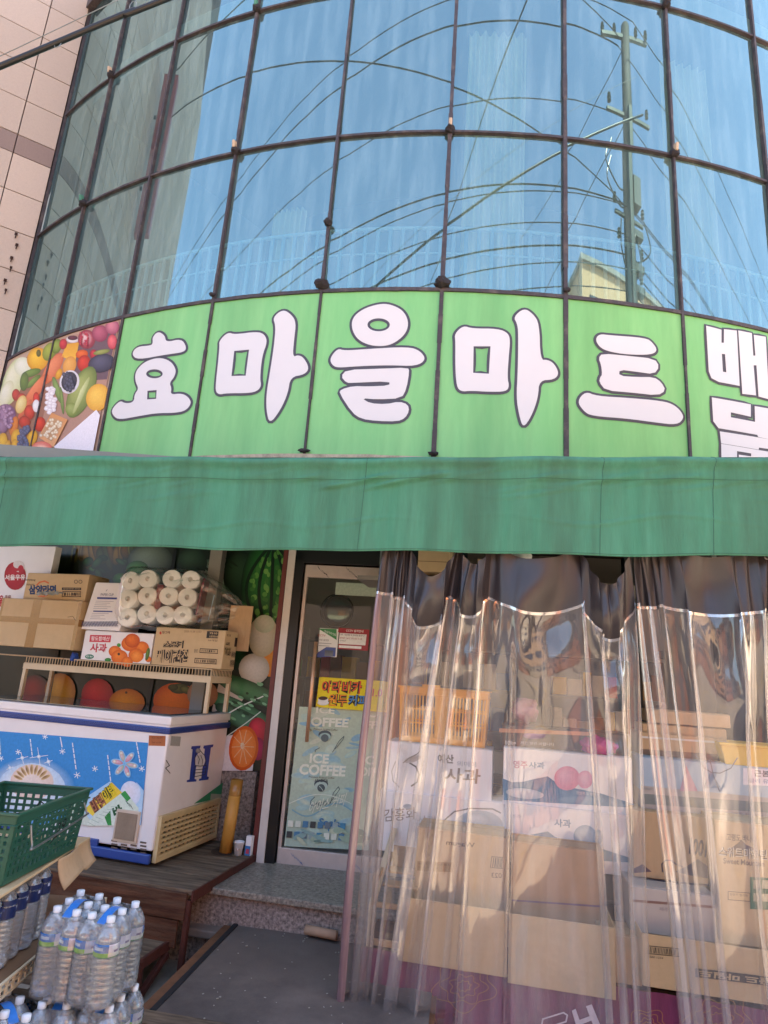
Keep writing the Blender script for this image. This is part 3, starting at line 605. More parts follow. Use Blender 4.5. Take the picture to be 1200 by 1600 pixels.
def PR(x0, y0, x1, y1, c, c2=None, sl=0.06, le=-.12):
    h = y1-y0; return Pp([(x0+le*h, y1), (x1+le*h, y1+sl*(x1-x0)), (x1, y0+sl*(x1-x0)), (x0, y0)], c, c2)
def pbar(x0, y0, x1, y1, c='2a2018', sl=.06):
    o = [PR(x0, y0, x1, y0+1, c, None, sl), PR(x0, y1-1, x1, y1, c, None, sl), PR(x0, y0, x0+.8, y1, c, None, sl), PR(x1-.8, y0+sl*(x1-x0), x1, y1+sl*(x1-x0), c, None, sl)]; x = x0+3
    while x < x1-3: o.append(PR(x, y0+2+sl*(x-x0), x+random.choice((.7, 1, 1.6)), y1-2+sl*(x-x0), c, None, sl)); x += random.choice((1.8, 2.4, 3))
    return o
kraft = mat('kraft_card', 'c8a884', .8, .08, 14, .4, 10, dirt=.25, dirtcol='7a5c3c', stretch=(3, 3, 1)); kraft2 = mat('pale_card', 'd2b68e', .8, .08, 14, .4, 10, dirt=.2, dirtcol='94744c')
wcard = mat('white_card', 'f4f2f5', .55, .04, 10); edge = mat('card_edge', '8a6a44', .85, .3, 60)
def box_px(name, label, cat, A_, B_, top, Y0, yaw, depth, m, group=None, zb=None, tilt=0, lid=True):
    a = pl(*A_, Y0, yaw); b_ = pl(*B_, Y0, yaw); z = zb if zb is not None else (a.z+b_.z)/2; t = pl((A_[0]+B_[0])/2, top, Y0, yaw)
    w_ = math.hypot(b_.x-a.x, b_.y-a.y); h = t.z-z; c = (a+b_)/2
    e = empty(name, (c.x, c.y, z), R_(yaw), label=label, cat=cat, group=group)
    b = MB(); b.box((0, depth/2, h/2), (w_, depth, h-.004)); b.build('carton', m, e, bevel=.004)
    if lid:
        b = MB(); b.box((0, depth*.27, h+.0005), (w_-.004, depth*.44, .003), rx=R_(.6)); b.box((0, depth*.75, h+.0005), (w_-.004, depth*.44, .003), rx=-R_(.6)); b.build('flap', m, e)
    e['w'] = w_; e['h'] = h; bpy.context.view_layer.update(); return e
# ================================================================ ground floor wall, mural and shop room
DY, DW = 5.08, -8
MY, MW = 5.2, -15
gs = empty('shop_ground_floor', (0, 5.6, GZ), label='dark ground floor wall and shop room behind the plastic curtain and the door', cat='building')
def gp(b, name, m, **k):
    for v in b.v: v -= gs.location
    return b.build(name, m, gs, **k)
gran = mat('rough_granite', 'c6b4aa', .8, .45, 48, .7, 120, col2='443c38', dirt=.2); tread = mat('polished_granite', 'b0a698', .42, .35, 55, 0, col2='5c544c', spec=.3)
def vwall(px0, px1, z0, z1, Y0, yaw, th, name, m):
    a = pl(px0, 1058, Y0, yaw); c = pl(px1, 1058, Y0, yaw); n = Vector((-math.sin(R_(yaw)), math.cos(R_(yaw)), 0)); mid = (a+c)/2+n*(th/2); mid.z = (z0+z1)/2
    b = MB(); b.box(mid, ((c-a).length, th, z1-z0), R_(yaw)); return gp(b, name, m)
mz = pl(380, 1202, MY, MW).z
vwall(-420, 416, GZ, mz-.01, MY, MW, .2, 'granite_base', gran)
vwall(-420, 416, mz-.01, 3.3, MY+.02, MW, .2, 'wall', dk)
b = MB(); b.box((0.4, 8.8, 1.4), (9, .1, 3.4)); gp(b, 'wall', mat('shop_inside_wall', '8c8c86', .8, .1, 3))
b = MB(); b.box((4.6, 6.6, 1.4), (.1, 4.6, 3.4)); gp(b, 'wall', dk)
b = MB(); b.box((-1.4, 7.2, 1.4), (.1, 3.6, 3.4)); gp(b, 'wall', MATS['shop_inside_wall'])
b = MB(); b.box((.4, 6.9, 3.12), (9.6, 4.2, .1)); gp(b, 'ceiling', MATS['shop_inside_wall'])
b = MB(); b.box((.4, 6.95, .2), (9.6, 3.8, .08)); gp(b, 'floor', mat('shop_floor', '5c5a56', .4, .2, 5))
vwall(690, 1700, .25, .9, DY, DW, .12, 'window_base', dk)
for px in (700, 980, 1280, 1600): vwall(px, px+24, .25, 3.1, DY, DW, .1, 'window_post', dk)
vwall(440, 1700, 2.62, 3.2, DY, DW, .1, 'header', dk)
pan = [(-420, 84), (88, 240), (243, 416)]
mural = empty('produce_mural', tuple(pl(240, 1200, MY, MW)), label='dark produce photo mural of watermelon, eggs, cucumbers, persimmon and orange behind the freezer', cat='mural')
bpy.context.view_layer.update()
mi = [PR(-420, 700, 470, 1202, '152018', '1c2a1e', .0, -.12)]
for i in range(16): mi.append(Ee(118+i*7+random.uniform(-3, 3), 862+random.uniform(-6, 8), random.uniform(4, 9), random.uniform(10, 24), random.choice(('8c6c24', '6c4c18', '3c4c24', '7c7c34')), '2c2810', random.uniform(-.3, .3)))
for i in range(14): mi.append(Ee(130+random.uniform(0, 120), 885+random.uniform(-14, 14), random.uniform(5, 12), random.uniform(3, 7), random.choice(('2c5c2c', '1c3c20', '3c7c34')), '10200f', random.uniform(-1, 1)))
mi += [Ee(60, 880, 30, 30, '6c6458', '302c28'), Ee(235, 875, 35, 26, '7c9488', '2c3c34'), Ee(215, 890, 18, 14, '3c8c34', '1c4c1c'), Ee(190, 905, 14, 10, '48983c', '1c4c1c'),
 Ee(330, 905, 36, 32, '84a494', '2c4438'), Ee(300, 880, 24, 24, '3c5c48', '182c20'), Ee(352, 912, 22, 16, '98b8a4', '3c5c4c'), Ee(375, 900, 26, 40, '2c4c34', '101c14'),
 Ee(422, 918, 46, 88, '2c7c34', '0c2414', .08)]
for i in range(5):
    f = (i-2)/2.2
    pts = [(428+f*44*math.sin(math.pi*t)-6*t, 846+150*t) for t in [j/14 for j in range(15)]]
    mi.append(Ll(pts, 5, '0c2814'))
    for j in range(22):
        t = random.uniform(.1, .9); mi.append(Ee(428+(f+.23)*44*math.sin(math.pi*t)-6*t+random.uniform(-3, 3), 846+150*t, random.uniform(2, 4), random.uniform(3, 6), random.choice(('5c9c48', '74b058', '3c7c38'))))
for i in range(8): mi.append(Ee(300+i*9, 900-i*3, 12, 2, '1c3020', None, .6))
mi += [Ee(374, 1010, 14, 40, '2c5c3c', '102018'), Ee(425, 1028, 24, 30, 'f4a040', 'e07c20'), Ee(398, 1045, 24, 24, 'f0eee8', 'c0b8a8'), Ee(412, 994, 23, 33, 'f6f2e4', 'c8bc98', .1), Ee(405, 1000, 30, 36, 'e8c05c', 'e8a030') if 0 else Ee(414, 975, 16, 14, 'f0f0e0', 'd0dcc0'),
 Pp([(345, 1060), (400, 1062), (370, 1110), (330, 1118)], 'cfc0b4'),
 Ee(392, 1080, 62, 15, '4c8c5c', '184428', .42), Ee(375, 1108, 62, 13, '549468', '1c4c2c', .45), Ee(390, 1130, 60, 15, '4c8060', '1c3c28', .5), Ll([(352, 1118), (378, 1103), (412, 1088)], 2, 'e8f0e8'), Ll([(356, 1150), (385, 1130), (408, 1112)], 1.5, 'd8e4d8')]
for i in range(30): t = random.random(); mi.append(Ee(350+70*t, 1115-42*t+random.uniform(-12, 26), random.uniform(2, 6), 2, '7cb88c' if i % 2 else '143c20', None, .45))
mi += [Pp([(355, 1150), (402, 1140), (396, 1204), (340, 1204)], 'e8e0e4'), Ee(404, 1143, 16, 22, 'e03448', '9c1028'), Ee(404, 1170, 12, 18, 'c81860', '8c0c40'),
 Ee(382, 1169, 23, 35, 'f07828', 'd85810', .12), Ee(382, 1169, 19, 30, 'ff9c54', 'f08030', .12), Ee(380, 1165, 3, 5, 'fcecd8')]
for a in range(10): mi.append(Ll([(381, 1166), (381+17*math.cos(a*.628), 1167+27*math.sin(a*.628))], .9, 'fcd0a4'))
mi += [Ee(56, 1080, 24, 26, '8c1c20', '2c0c10'), Ee(96, 1080, 24, 28, 'e0a030', 'a86014'), Ee(130, 1102, 20, 12, 'd83420', '801408'), Ee(154, 1086, 25, 26, 'e03038', '98101c'), Ee(200, 1098, 28, 22, 'f09428', 'c46410'), Ee(240, 1112, 20, 10, 'a05c20', '6c3c10'),
 Ee(276, 1095, 35, 28, 'f47c20', 'c8500c'), Ee(282, 1076, 15, 8, '5c6428', '30380c'), Ee(292, 1078, 10, 6, '6c7434', '30380c', .4), Ee(272, 1074, 8, 5, '4c5420', '283008'), Ee(199, 1082, 2, 2, '5c3c10'), Ee(318, 1085, 24, 22, 'd8a888', 'a87858')]
mi += [Pp([(274, 857), (279, 857), (232, 1120), (226, 1120)], '0a0c0a'), Pp([(117, 857), (121, 857), (76, 1120), (71, 1120)], '0a0c0a')]
bk = MB(); a = pl(-420, 1202, MY, MW); c_ = pl(416, 1202, MY, MW); nz = (a+c_)/2; n_ = Vector((-math.sin(R_(MW)), math.cos(R_(MW)), 0)); mid = nz+n_*.008; mid.z = (mz+3.0)/2
bk.box(mid-mural.location, ((c_-a).length, .012, 3.0-mz), R_(MW)); bk.build('mural_board', mat('mural_dark', '151c17', .3), mural)
pxprint(mural, 'mural_print', mi, MY, MW, PRINTG)
# posts beside the door
def post_px(name, label, cat, x0, x1, ytop, ybot, Y0, yaw, th, m, xshift=None, lab=None):
    a = pl(x0, ybot, Y0, yaw); c = pl(x1, ybot, Y0, yaw); w_ = (c-a).length; ctr = (a+c)/2; z1 = 2.75
    e = MB(); e.box((0, th/2, (z1-a.z)/2), (w_, th, z1-a.z)); return e.build(name, m, None, (ctr.x, ctr.y, a.z), R_(yaw), bevel=.003, label=label, cat=cat)
post_px('corner_post', 'dark red steel trim post left of the cream post at the door', 'post', 390, 398, 0, 1357, DY-.01, DW, .2, mat('red_brown_paint', '6c2c28', .5, .2, 20))
post_px('corner_post', 'cream aluminium post between red trim and black door frame', 'post', 398.5, 411, 0, 1357, DY-.03, DW, .12, mat('cream_paint', 'd6cec8', .45, .06, 20, dirt=.2))
# ================================================================ entrance door
blackf = mat('black_frame', '121214', .35, .2, 10)
dr = empty('entrance_door', tuple(pl(500, 1359, DY, DW)), R_(DW), label='glass entrance door with silver rails, black frame and ice coffee film', cat='door'); bpy.context.view_layer.update()
dinv = dr.matrix_basis.inverted()
def D(px, py, y=0): p = dinv @ pl(px, py, DY, DW); return Vector((p.x, y, p.z))
L0 = D(432, 1340).x; LW = 1.02; zt = D(483, 882).z; zr = D(433, 1324).z; zs_ = D(483, 901).z
silver = mat('wrapped_silver', 'd8c8c0', .3, .12, 12, .1, metal=.25, dirt=.3, dirtcol='b89078')
b = MB(); fw = .10
b.box((L0-fw/2-.01, .05, (zt+.1)/2), (fw, .14, zt+.1)); b.box((L0+LW+fw/2+.01, .05, (zt+.1)/2), (fw, .14, zt+.1)); b.box((L0+LW/2, .05, zt+.11), (LW+2*fw+.02, .14, .2)); b.build('door_frame', blackf, dr, bevel=.004)
b = MB(); b.box((L0+LW/2, .03, zr/2), (LW, .045, zr)); b.build('bottom_rail', silver, dr, bevel=.003)
b = MB(); b.box((L0+LW/2, .03, (zt+zs_)/2), (LW, .045, zt-zs_)); b.build('top_rail', silver, dr, bevel=.003)
b = MB(); b.box((L0+.012, .03, (zr+zs_)/2), (.024, .04, zs_-zr)); b.build('edge_strip', silver, dr)
dglass = sheer('door_glass', (.72, .80, .76), .02, .01, .04, 1.5)
b = MB(); b.grid(lambda u, v: Vector((L0+.02+(LW-.02)*u, .03, zr+(zs_-zr)*v)), 2, 2); b.build('door_glass', dglass, dr)
hx = D(487, 1100).x; b = MB(); z0 = D(479, 1158).z; z1 = D(492, 1003).z
b.tube([(hx, -.05, z0), (hx, -.05, z1)], .014, 12); b.tube([(hx, -.05, z0+.08), (hx, .03, z0+.08)], .008, 8); b.tube([(hx, -.05, z1-.08), (hx, .03, z1-.08)], .008, 8)
b.build('handle', mat('copper_steel', 'e8b490', .35, .1, 10, metal=.55), dr, smooth=True)
dl = .0
fi = []
for (x0, yb) in ((455, 1318),):
    pass
def film(ox, oy, cut):
    o = []
    P_ = lambda x, y: (ox+x, oy+y)
    def q(t, x0, y0, x1, y1, c, bd=0, sl=.05): return Q(t, ox+x0, oy+y0, ox+x1, oy+y1, c, bd, sl, -.11)
    # origin = left top of one sheet of film, 140 wide x 150 high
    for i in range(26): o.append(Ee(ox+random.uniform(24, 104)-i*.5, oy+i*5.4+random.uniform(-3, 3), random.uniform(8, 19), random.uniform(3, 8), random.choice(('9cc4cc', 'b4d4cc', 'c4d8c0', '7cb0c4', 'd0dcc4')), random.choice(('a4c8c4', 'bcd4c4')), random.uniform(-.6, .6)))
    o += [q('ICE', 36, 4, 66, 19, 'eef0dc', .03), q('COFFEE', 20, 20, 92, 37, 'eef0dc', .04), q('Premium Arabica Coffee', 34, 39, 74, 42, '5c4c34'), Ee(ox+53, oy+52, 11, 7, '4c5c60'), Ee(ox+53, oy+55, 10, 7, 'b8d0c4'), q('ARABICA', 43, 44, 64, 49, '2c3c44', .02, .0), Ee(ox+53, oy+58, 6, 6, '54686c', '3c4c50'), Ll([P_(50, 55), P_(53, 58), P_(56, 62)], 1, 'b8d0c4'),
          Ll([P_(43, 72), P_(37, 78), P_(36, 84), P_(41, 86), P_(47, 81)], 1, '44585c'), Ll([P_(50, 80), P_(48, 84), P_(52, 86), P_(55, 81), P_(51, 79)], .9, '44585c'), Ll([P_(58, 79), P_(56, 84), P_(60, 85), P_(63, 80), P_(59, 78)], .9, '44585c'), Ll([P_(63, 86), P_(72, 74), P_(82, 60), P_(80, 56), P_(72, 66), P_(67, 84), P_(74, 82)], .9, '44585c')]
    for i in range(30): o.append(Ll([P_(8+i*3.2, 92+10*math.sin(i*.22)), P_(11+i*3.2, 92+10*math.sin(i*.22+.22))], 2.2, '84b4c0'))
    for i in range(30): o.append(Ll([P_(4+i*3.2, 82-14*math.sin(i*.105)), P_(7+i*3.2, 82-14*math.sin(i*.105+.105))], 1.6, 'dce8d8'))
    return o
fi += [PR(468, 1104, 600, 1322, 'b0c8b8', 'c4d0b4', .05, -.11)]+[Ee(470+random.uniform(10, 100)-i*.4, 1106+i*5.2, random.uniform(8, 20), random.uniform(2, 6), random.choice(('8cb8c8', 'bcd0bc', 'd4dcc4', '9cc0c4')), None, random.uniform(-.7, .7)) for i in range(16)]
fi += film(449, 1173, 0)+film(472, 1100, 0)[:0]
fi += [Q('ICE', 495, 1104, 524, 1114, 'eef0dc', .03, .05, -.11), Q('OFFEE', 487, 1120, 546, 1134, 'eef0dc', .04, .05, -.11), Q('Premium Arabica Coffee', 491, 1137, 528, 1140, '5c4c34', 0, .05), Ee(508, 1148, 10, 7, '4c5c60'), Ee(508, 1151, 9, 6, 'a8c8c0'), Ee(508, 1153, 6, 6, '54686c'),
       Ll([(500, 1168), (493, 1172), (493, 1175)], 1, '44585c'), Ll([(520, 1175), (530, 1158), (538, 1150), (536, 1156), (524, 1170)], .9, '44585c'),
       Q('IC', 567, 1180, 586, 1194, 'eef0dc', .03, .05, -.11), Q('OFF', 564, 1198, 590, 1212, 'eef0dc', .04, .05, -.11), Q('IC', 570, 1108, 590, 1120, 'eef0dc', .03, .05, -.11), Q('FF', 572, 1126, 590, 1138, 'eef0dc', .04, .05, -.11),
       Q('아이스 커피', 487, 1252, 543, 1272, 'e8ecd8', .01, -.25, -.3), Q("See's", 500, 1277, 532, 1289, '3c7ca8', .03, .1, -.2), Q('Cafe', 514, 1288, 538, 1300, '3c7ca8', .03, .1, -.2)]
for r in range(2):
    for c in range(8):
        x = 451+c*11.6-(r*2); fi.append(PR(x, 1281+r*17+c*.6, x+8.5, 1291+r*17+c*.6, ['e8ecdc', 'dce4d4', '4c84a8', '3c4448', '4c84a8', '687c88', '9cb0b0', '3c8cb0'][(c+r*3) % 8]))
for i in range(24): fi.append(Ee(random.uniform(466, 575), random.uniform(1296, 1316), random.uniform(6, 12), random.uniform(2, 5), random.choice(('6c8c84', 'a4bca4', '8cb0ac', 'c4d0b4')), None, random.uniform(-.8, .8)))
bpy.context.view_layer.update()
pxprint(dr, 'film_print', fi, DY+.026, DW, colmat('window_film', .4, .1), label='pale blue film printed ICE COFFEE')
ri = []
for t, x, y, c in (('LG TTM', 540, 885, '20242c'), ('LG TTM', 454, 1332, '3c6ca8'), ('LG TTM', 548, 1344, '3c6ca8'), ('LG TTM', 628, 886, '20242c'), ('LX', 496, 884, '20242c')):
    ri.append(Q(t, x, y, x+17, y+5, c, .02, .9, .5))
pxprint(dr, 'rail_print', ri, DY-.001, DW)
# notices and signs on the door
def sticker(name, label, cat, x0, y0, x1, y1, items, Y0=DY+.02, th=.002, base='e8e8e4', sl=.05, le=-.11, m=None):
    a = pl(x0, y1, Y0, DW); e = empty(name, tuple(a), R_(DW), label=label, cat=cat); bpy.context.view_layer.update(); inv = e.matrix_basis.inverted()
    w_ = (pl(x1, y1, Y0, DW)-a).length; h = pl(x0, y0, Y0, DW).z-a.z; b = MB(); b.box((w_/2, 0, h/2), (w_, th, h)); b.build('sheet', mat('sheet_'+base, base, .4, .05, 10), e)
    pxprint(e, 'print', items, Y0-.0012, DW); return e
sticker('notice', 'small green and white notice with a house picture taped to the door glass', 'notice', 496, 981, 526, 1025, [Pp([(497, 982), (526, 983), (526, 1000)], '3c8c54'), Q('안심가게 인증', 507, 984, 525, 988, 'e8f0e8', .01, .35, 0), Q('CCTV', 497, 991, 509, 994, 'b04030'), Q('작동중 촬영중', 496, 998, 514, 1001, '707070'), PR(496, 1004, 518, 1005, 'a0a0a0'), PR(496, 1008, 515, 1009, 'a0a0a0'), Pp([(496, 1020), (510, 1011), (525, 1012), (524, 1026), (496, 1027)], '4c5c98'), PR(508, 1016, 521, 1025, '7c8088', '505460')])
sticker('notice', 'red headed security camera notice card on the door glass', 'notice', 528.5, 981, 575, 1014, [PR(529, 981, 575, 988, '9c2430'), Q('CCTV 설치안내', 541, 983, 568, 987, 'f0e4e4', .02), PR(531, 989, 573, 1006, 'ecece8'), Q('목적 : 범죄예방 및 화재예방 촬영시간', 532, 990, 570, 993, '504c50', 0, .05), Q('촬영범위 : 24시간 연속 촬영 및 녹화', 531, 995, 566, 998, 'a04040'), Q('관리책임자', 531, 1000, 541, 1002, '504c50'), PR(530, 1008, 565, 1012, 'f0f0ec')], base='9c2430')
sticker('arabica_sign', 'bright yellow coffee sign with red and blue Korean letters on the door', 'sign', 498.5, 1057.5, 604, 1105, [PR(499, 1058, 602, 1104, 'f4dc14', 'ecd010'),
   Q('아라비카', 504, 1063, 567, 1083, '1c1412', .09, .02), Q('아라비카', 504, 1063, 567, 1083, 'e85c20', .015, .02), Q('원두', 514, 1084, 544, 1104, '1c1412', .09, .02), Q('원두', 514, 1084, 544, 1103, 'f08c1c', .015, .02), Q('커피', 545, 1085, 575, 1104, '1c1412', .09, .02), Q('커피', 545, 1085, 575, 1103, '4c8cc4', .015, .02),
   Q('1.0', 583, 1076, 598, 1088, 'd84040', .02), Ee(505, 1098, 9, 4, 'e8e4dc'), Ee(505, 1094, 8, 6, 'dcd8d0', 'f0ece4'), Ee(505, 1091, 7, 3, '4c2c1c')], base='f4dc14', Y0=DY-.0)
b = MB(); b.box((0, 0, 0), (.33, .004, .1)); c = pl(556, 921, DY+.02, DW); b.build('frosted_label', mat('frosted_label', 'a4b8a8', .5, .25, 60), None, tuple(c), R_(DW), label='frosted pale green label strip near the top of the door glass', cat='label')
mr_ = empty('convex_mirror', tuple(pl(522, 952, DY-.01, DW)), R_(DW), label='round dark convex mirror behind the top of the door glass', cat='mirror')
rotx = Matrix.Rotation(R_(90), 3, 'X'); b = MB(); b.lathe([(.13*math.sin(i*R_(9)), .045*math.cos(i*R_(9))) for i in range(11)], (0, .12, 0), 28, rotx); b.build('mirror_dome', mat('dome_mirror', '6c7470', .06, .4, 9, metal=.9), mr_, smooth=True)
b = MB(); b.tube([Vector((.132*math.cos(i*R_(10)), .12, .132*math.sin(i*R_(10)))) for i in range(36)], .009, 6, closed=True); b.build('rim', blackf, mr_)
# shop things seen through the door and curtain
shm = mat('shelf_grey', '7c7c78', .6)
def shelfunit(x, y, rz, label, seed):
    e = empty('goods_shelf', (x, y, .24), rz, label=label, cat='shelf'); rn = random.Random(seed); b = MB()
    for z in (.1, .5, .9, 1.3, 1.7): b.box((0, 0, z), (1.1, .35, .03))
    for s in (-.56, .56): b.box((s, 0, .9), (.03, .36, 1.8))
    b.build('shelf_frame', shm, e); b = MB()
    for z in (.1, .5, .9, 1.3):
        xx = -.5
        while xx < .45:
            w_ = rn.uniform(.07, .16); h = rn.uniform(.15, .3); b.col = hexc(rn.choice(('c8a060', 'd8d0c0', 'c83c30', '4c8c54', '3c6ca8', 'e0b840', '8c5c3c', 'e8e4e0'))); b.box((xx+w_/2, -.05, z+.02+h/2), (w_-.01, .2, h)); xx += w_
    o = b.build('packaged_goods', PRINT, e, kind='stuff'); return e
shelfunit(-.4, 6.9, R_(-8), 'goods shelf deep inside the shop seen through the door glass', 1)
shelfunit(.9, 7.0, R_(-10), 'goods shelf inside the shop behind the left half of the curtain', 2); shelfunit(2.3, 6.6, R_(-10), 'goods shelf inside the shop behind the right half of the curtain', 5); shelfunit(-.95, 6.2, R_(80), 'goods shelf inside the shop along its left wall', 9)
# ================================================================ granite threshold, decks, ramp
SY = 4.59+0.0
c1 = hz(330, 1383, .245); c2 = hz(525, 1412, .245)
st = empty('granite_step', (c1.x, c1.y, GZ), R_(-12), label='speckled granite threshold step below the shop door', cat='step')
b = MB(); b.box((.55, .35, .245-GZ-.02), (1.7, .78, .04)); b.build('tread', tread, st, bevel=.006)
b = MB(); b.box((.55, .38, (.245-GZ-.04)/2), (1.68, .76, .245-GZ-.042)); b.build('riser', gran, st)
oldw = mat('old_wood', '94806c', .9, .3, 3, .5, 40, col2='4a4038', dirt=.4, dirtcol='30261e', stretch=(1, 9, 9), spec=.15); dkw = mat('dark_wood', '76503e', .9, .35, 3, .6, 40, col2='3a241c', dirt=.5, dirtcol='8a7868', stretch=(1, 9, 9), spec=.15)
redst = mat('rusty_red_steel', '5a2c22', .7, .3, 20, .3, dirt=.4, dirtcol='2c1812')
k1 = hz(300, 1392, .29); k1b = hz(392, 1345, .29)
dkd = empty('wooden_deck', (k1.x, k1.y, GZ), R_(-14), label='weathered wooden plank deck with a lower step under the chest freezer', cat='deck')
H1 = .29-GZ; b = MB(); Wd = 3.4
y = 0
for i in range(9):
    b.box((-Wd/2+random.uniform(-.004, .004), .07+i*.142, H1-.014+random.uniform(-.002, .002)), (Wd, .136, .028), 0)
b.build('deck_plank', oldw, dkd, bevel=.003)
b = MB(); b.box((-Wd/2-.02, -.012, H1-.085), (Wd, .024, .145)); b.box((-Wd/2-.06, -.008, H1-.235), (Wd, .022, .145)); b.build('fascia_board', dkw, dkd, bevel=.004)
b = MB(); b.box((.008, .62, H1-.03), (.012, 1.25, .06)); b.box((-.01, .0, H1/2-.02), (.03, .03, H1-.06)); b.box((.0, .9, H1/2-.02), (.03, .03, H1-.06)); b.build('steel_edge', redst, dkd)
H2 = .01-GZ
for i in range(2): b = MB(); b.box((-Wd/2-.12, -.09-i*.15, H2-.014), (Wd, .144, .028)); b.build('step_plank', oldw, dkd, bevel=.003)
b = MB(); b.box((-Wd/2-.12, -.31, H2-.09), (Wd, .022, .12)); b.box((-Wd/2-.13, -.305, H2-.22), (Wd, .022, .12)); b.build('step_fascia', oldw, dkd, bevel=.003)
b = MB(); b.box((-.105, -.16, H2-.02), (.02, .32, .05)); b.beam((-.1, -.3, 0), (-.1, -.3, H2), .03); b.beam((-.1, -.28, .02), (-.1, -.02, H2-.06), .03); b.build('step_bracket', redst, dkd)
# ramp board with rubber mat
m1 = hz(365, 1440, .05); m2 = hz(207, 1600, .05); m3 = hz(540, 1461, .05)
ru = (m1-m2).normalized(); rr_ = Vector((ru.y, -ru.x, 0))
rb_ = empty('ramp_board', tuple(m2.lerp(m1, .5)-Vector((0, 0, .05-GZ))), math.atan2(rr_.y, rr_.x), label='brown plywood ramp board in front of the granite step', cat='ramp')
Lr = (m1-m2).length+1.4
b = MB(); b.box((.63, -.68, .05-GZ-.024), (1.36, Lr, .018)); b.build('board', mat('plywood_edge', '84583c', .8, .3, 20), rb_); b = MB()
for x in (.04, 1.2):
    for y in (-.9, .5): b.box((x, y, (.05-GZ)/2-.02), (.05, .05, .05-GZ-.036))
b.build('trestle', dkw, rb_)
bpy.context.view_layer.update()
matm = mat('rubber_mat', '7c7069', .95, .2, 2.2, .3, 80, col2='6a605a', dirt=.7, dirtcol='383436', thr=.55, spec=.12)
mt = empty('rubber_mat', tuple(rb_.location+Vector((0, 0, .05-GZ-.014))), rb_.rotation_euler.z, label='dark grey rubber mat with scuffed black patches lying on the ramp', cat='mat')
b = MB(); b.grid(lambda u, v: Vector((.035+1.25*u, -Lr*.5-.68+Lr*v-.002, .012+.003*math.sin(u*9+v*5)+.002*math.sin(v*17))), 30, 60); b.build('mat_sheet', matm, mt, smooth=True)
b = MB(); b.box((.028, -.68, .009), (.03, Lr, .014)); b.build('mat_edge', mat('mat_edge', '222226', .7), mt)
gt = MB()
for i in range(150):
    gt.box((.06+1.2*random.random(), -Lr*.5-.6+Lr*random.random(), .018), [random.uniform(.003, .009)*q for q in (1, random.uniform(.5, 2), .4)], random.random()*3)
gt.build('grit', mat('grit_specks', 'b8b0a4', .8, .4, 90), mt, kind='stuff')
ro = MB(); p1 = hz(478, 1452, .09); p2 = hz(526, 1462, .09); ro.tube([(0, 0, 0), tuple(p2-p1)], .027, 12); ro.build('wood_roller', mat('pale_wood', 'c09c80', .7, .15, 20), None, tuple(p1), smooth=True, label='short pale wooden roller lying at the top edge of the mat', cat='wood piece')
sp_ = MB(); sp_.box((0, 0, 0), (.22, .1, .05)); cpt = hz(318, 1455, .0); sp_.build('steel_plate', mat('steel_plate', '9a8c84', .5, .2, 20, metal=.3), None, tuple(cpt), R_(-12), bevel=.01, label='pale steel plate between the deck and the rubber mat', cat='plate')
# ================================================================ chest freezer
FYW = -16; fc = Vector((-1.37, 4.676, .30)); FY = fc.y-math.tan(R_(FYW))*fc.x; FSY = fc.y-math.tan(R_(74))*fc.x
fzr = empty('chest_freezer', tuple(fc), R_(FYW), label='white chest freezer with blue trim and blue ice cream picture on the wooden deck', cat='freezer'); bpy.context.view_layer.update()
fh = pl(268, 1120, FY, FYW).z-.30; fd = .84; fwd = 1.9
fw_m = mat('freezer_white', 'f2eef0', .3, .05, 6, dirt=.15, dirtcol='a89c90', coat=.2); blue = mat('blue_trim', '2c4c9c', .3, .1, 10, coat=.2); cream = mat('cream_plastic', 'd8c08c', .5, .1, 10, dirt=.3, dirtcol='8c7448')
b = MB(); b.box((-fwd/2, fd/2, fh/2+.02), (fwd, fd, fh-.14)); b.build('cabinet', fw_m, fzr, bevel=.012)
b = MB(); b.box((-fwd/2, fd/2, fh-.03), (fwd+.02, fd+.02, .058)); b.build('lid_frame', fw_m, fzr, bevel=.008)
b = MB(); b.box((-fwd/2, fd/2, fh+.006), (fwd-.1, fd-.12, .008)); b.build('glass_lid', mat('lid_glass', '3c4850', .05, .1, 3, spec=.8), fzr)
b = MB(); b.box((-fwd/2, fd/2, fh-.094), (fwd+.03, fd+.03, .045)); b.build('blue_band', blue, fzr, bevel=.01)
b = MB()
for z in (fh-.084, fh-.094, fh-.104): b.box((-fwd/2, fd/2, z), (fwd+.036, fd+.036, .003))
b.build('band_ridge', mat('blue_dark', '1c3470', .3), fzr)
zq = (pl(236, 1330, FY, FYW).z-.30)
def fzx(px, py): return (fzr.matrix_basis.inverted() @ pl(px, py, FY, FYW))
b = MB(); b.box((-fwd/2, -.008, .045), (fwd, .03, .06)); b.build('base_bar', blue, fzr, bevel=.008)
q1_ = fzx(154, 1318); b = MB(); b.box((q1_.x-.6, -.006, q1_.z+.005), (1.2, .02, .045)); b.build('lower_bar', blue, fzr, bevel=.005)
it = [Pp([(-400, 1111), (232, 1160.6), (221, 1289), (-400, 1260)], '2e8fd8', '2f93de')]
def flake(x, y, r, c='eef4fc'):
    return [Ll([(x-r*math.cos(a), y-r*math.sin(a)), (x+r*math.cos(a), y+r*math.sin(a))], 1.1, c) for a in (.3, 1.35, 2.4)]
for x, y, r in ((2, 1185, 4), (29, 1175, 4), (71, 1151, 4), (98, 1174, 4.5), (121, 1211, 5), (149, 1201, 4.5), (222, 1201, 4.5)): it += flake(x, y, r)
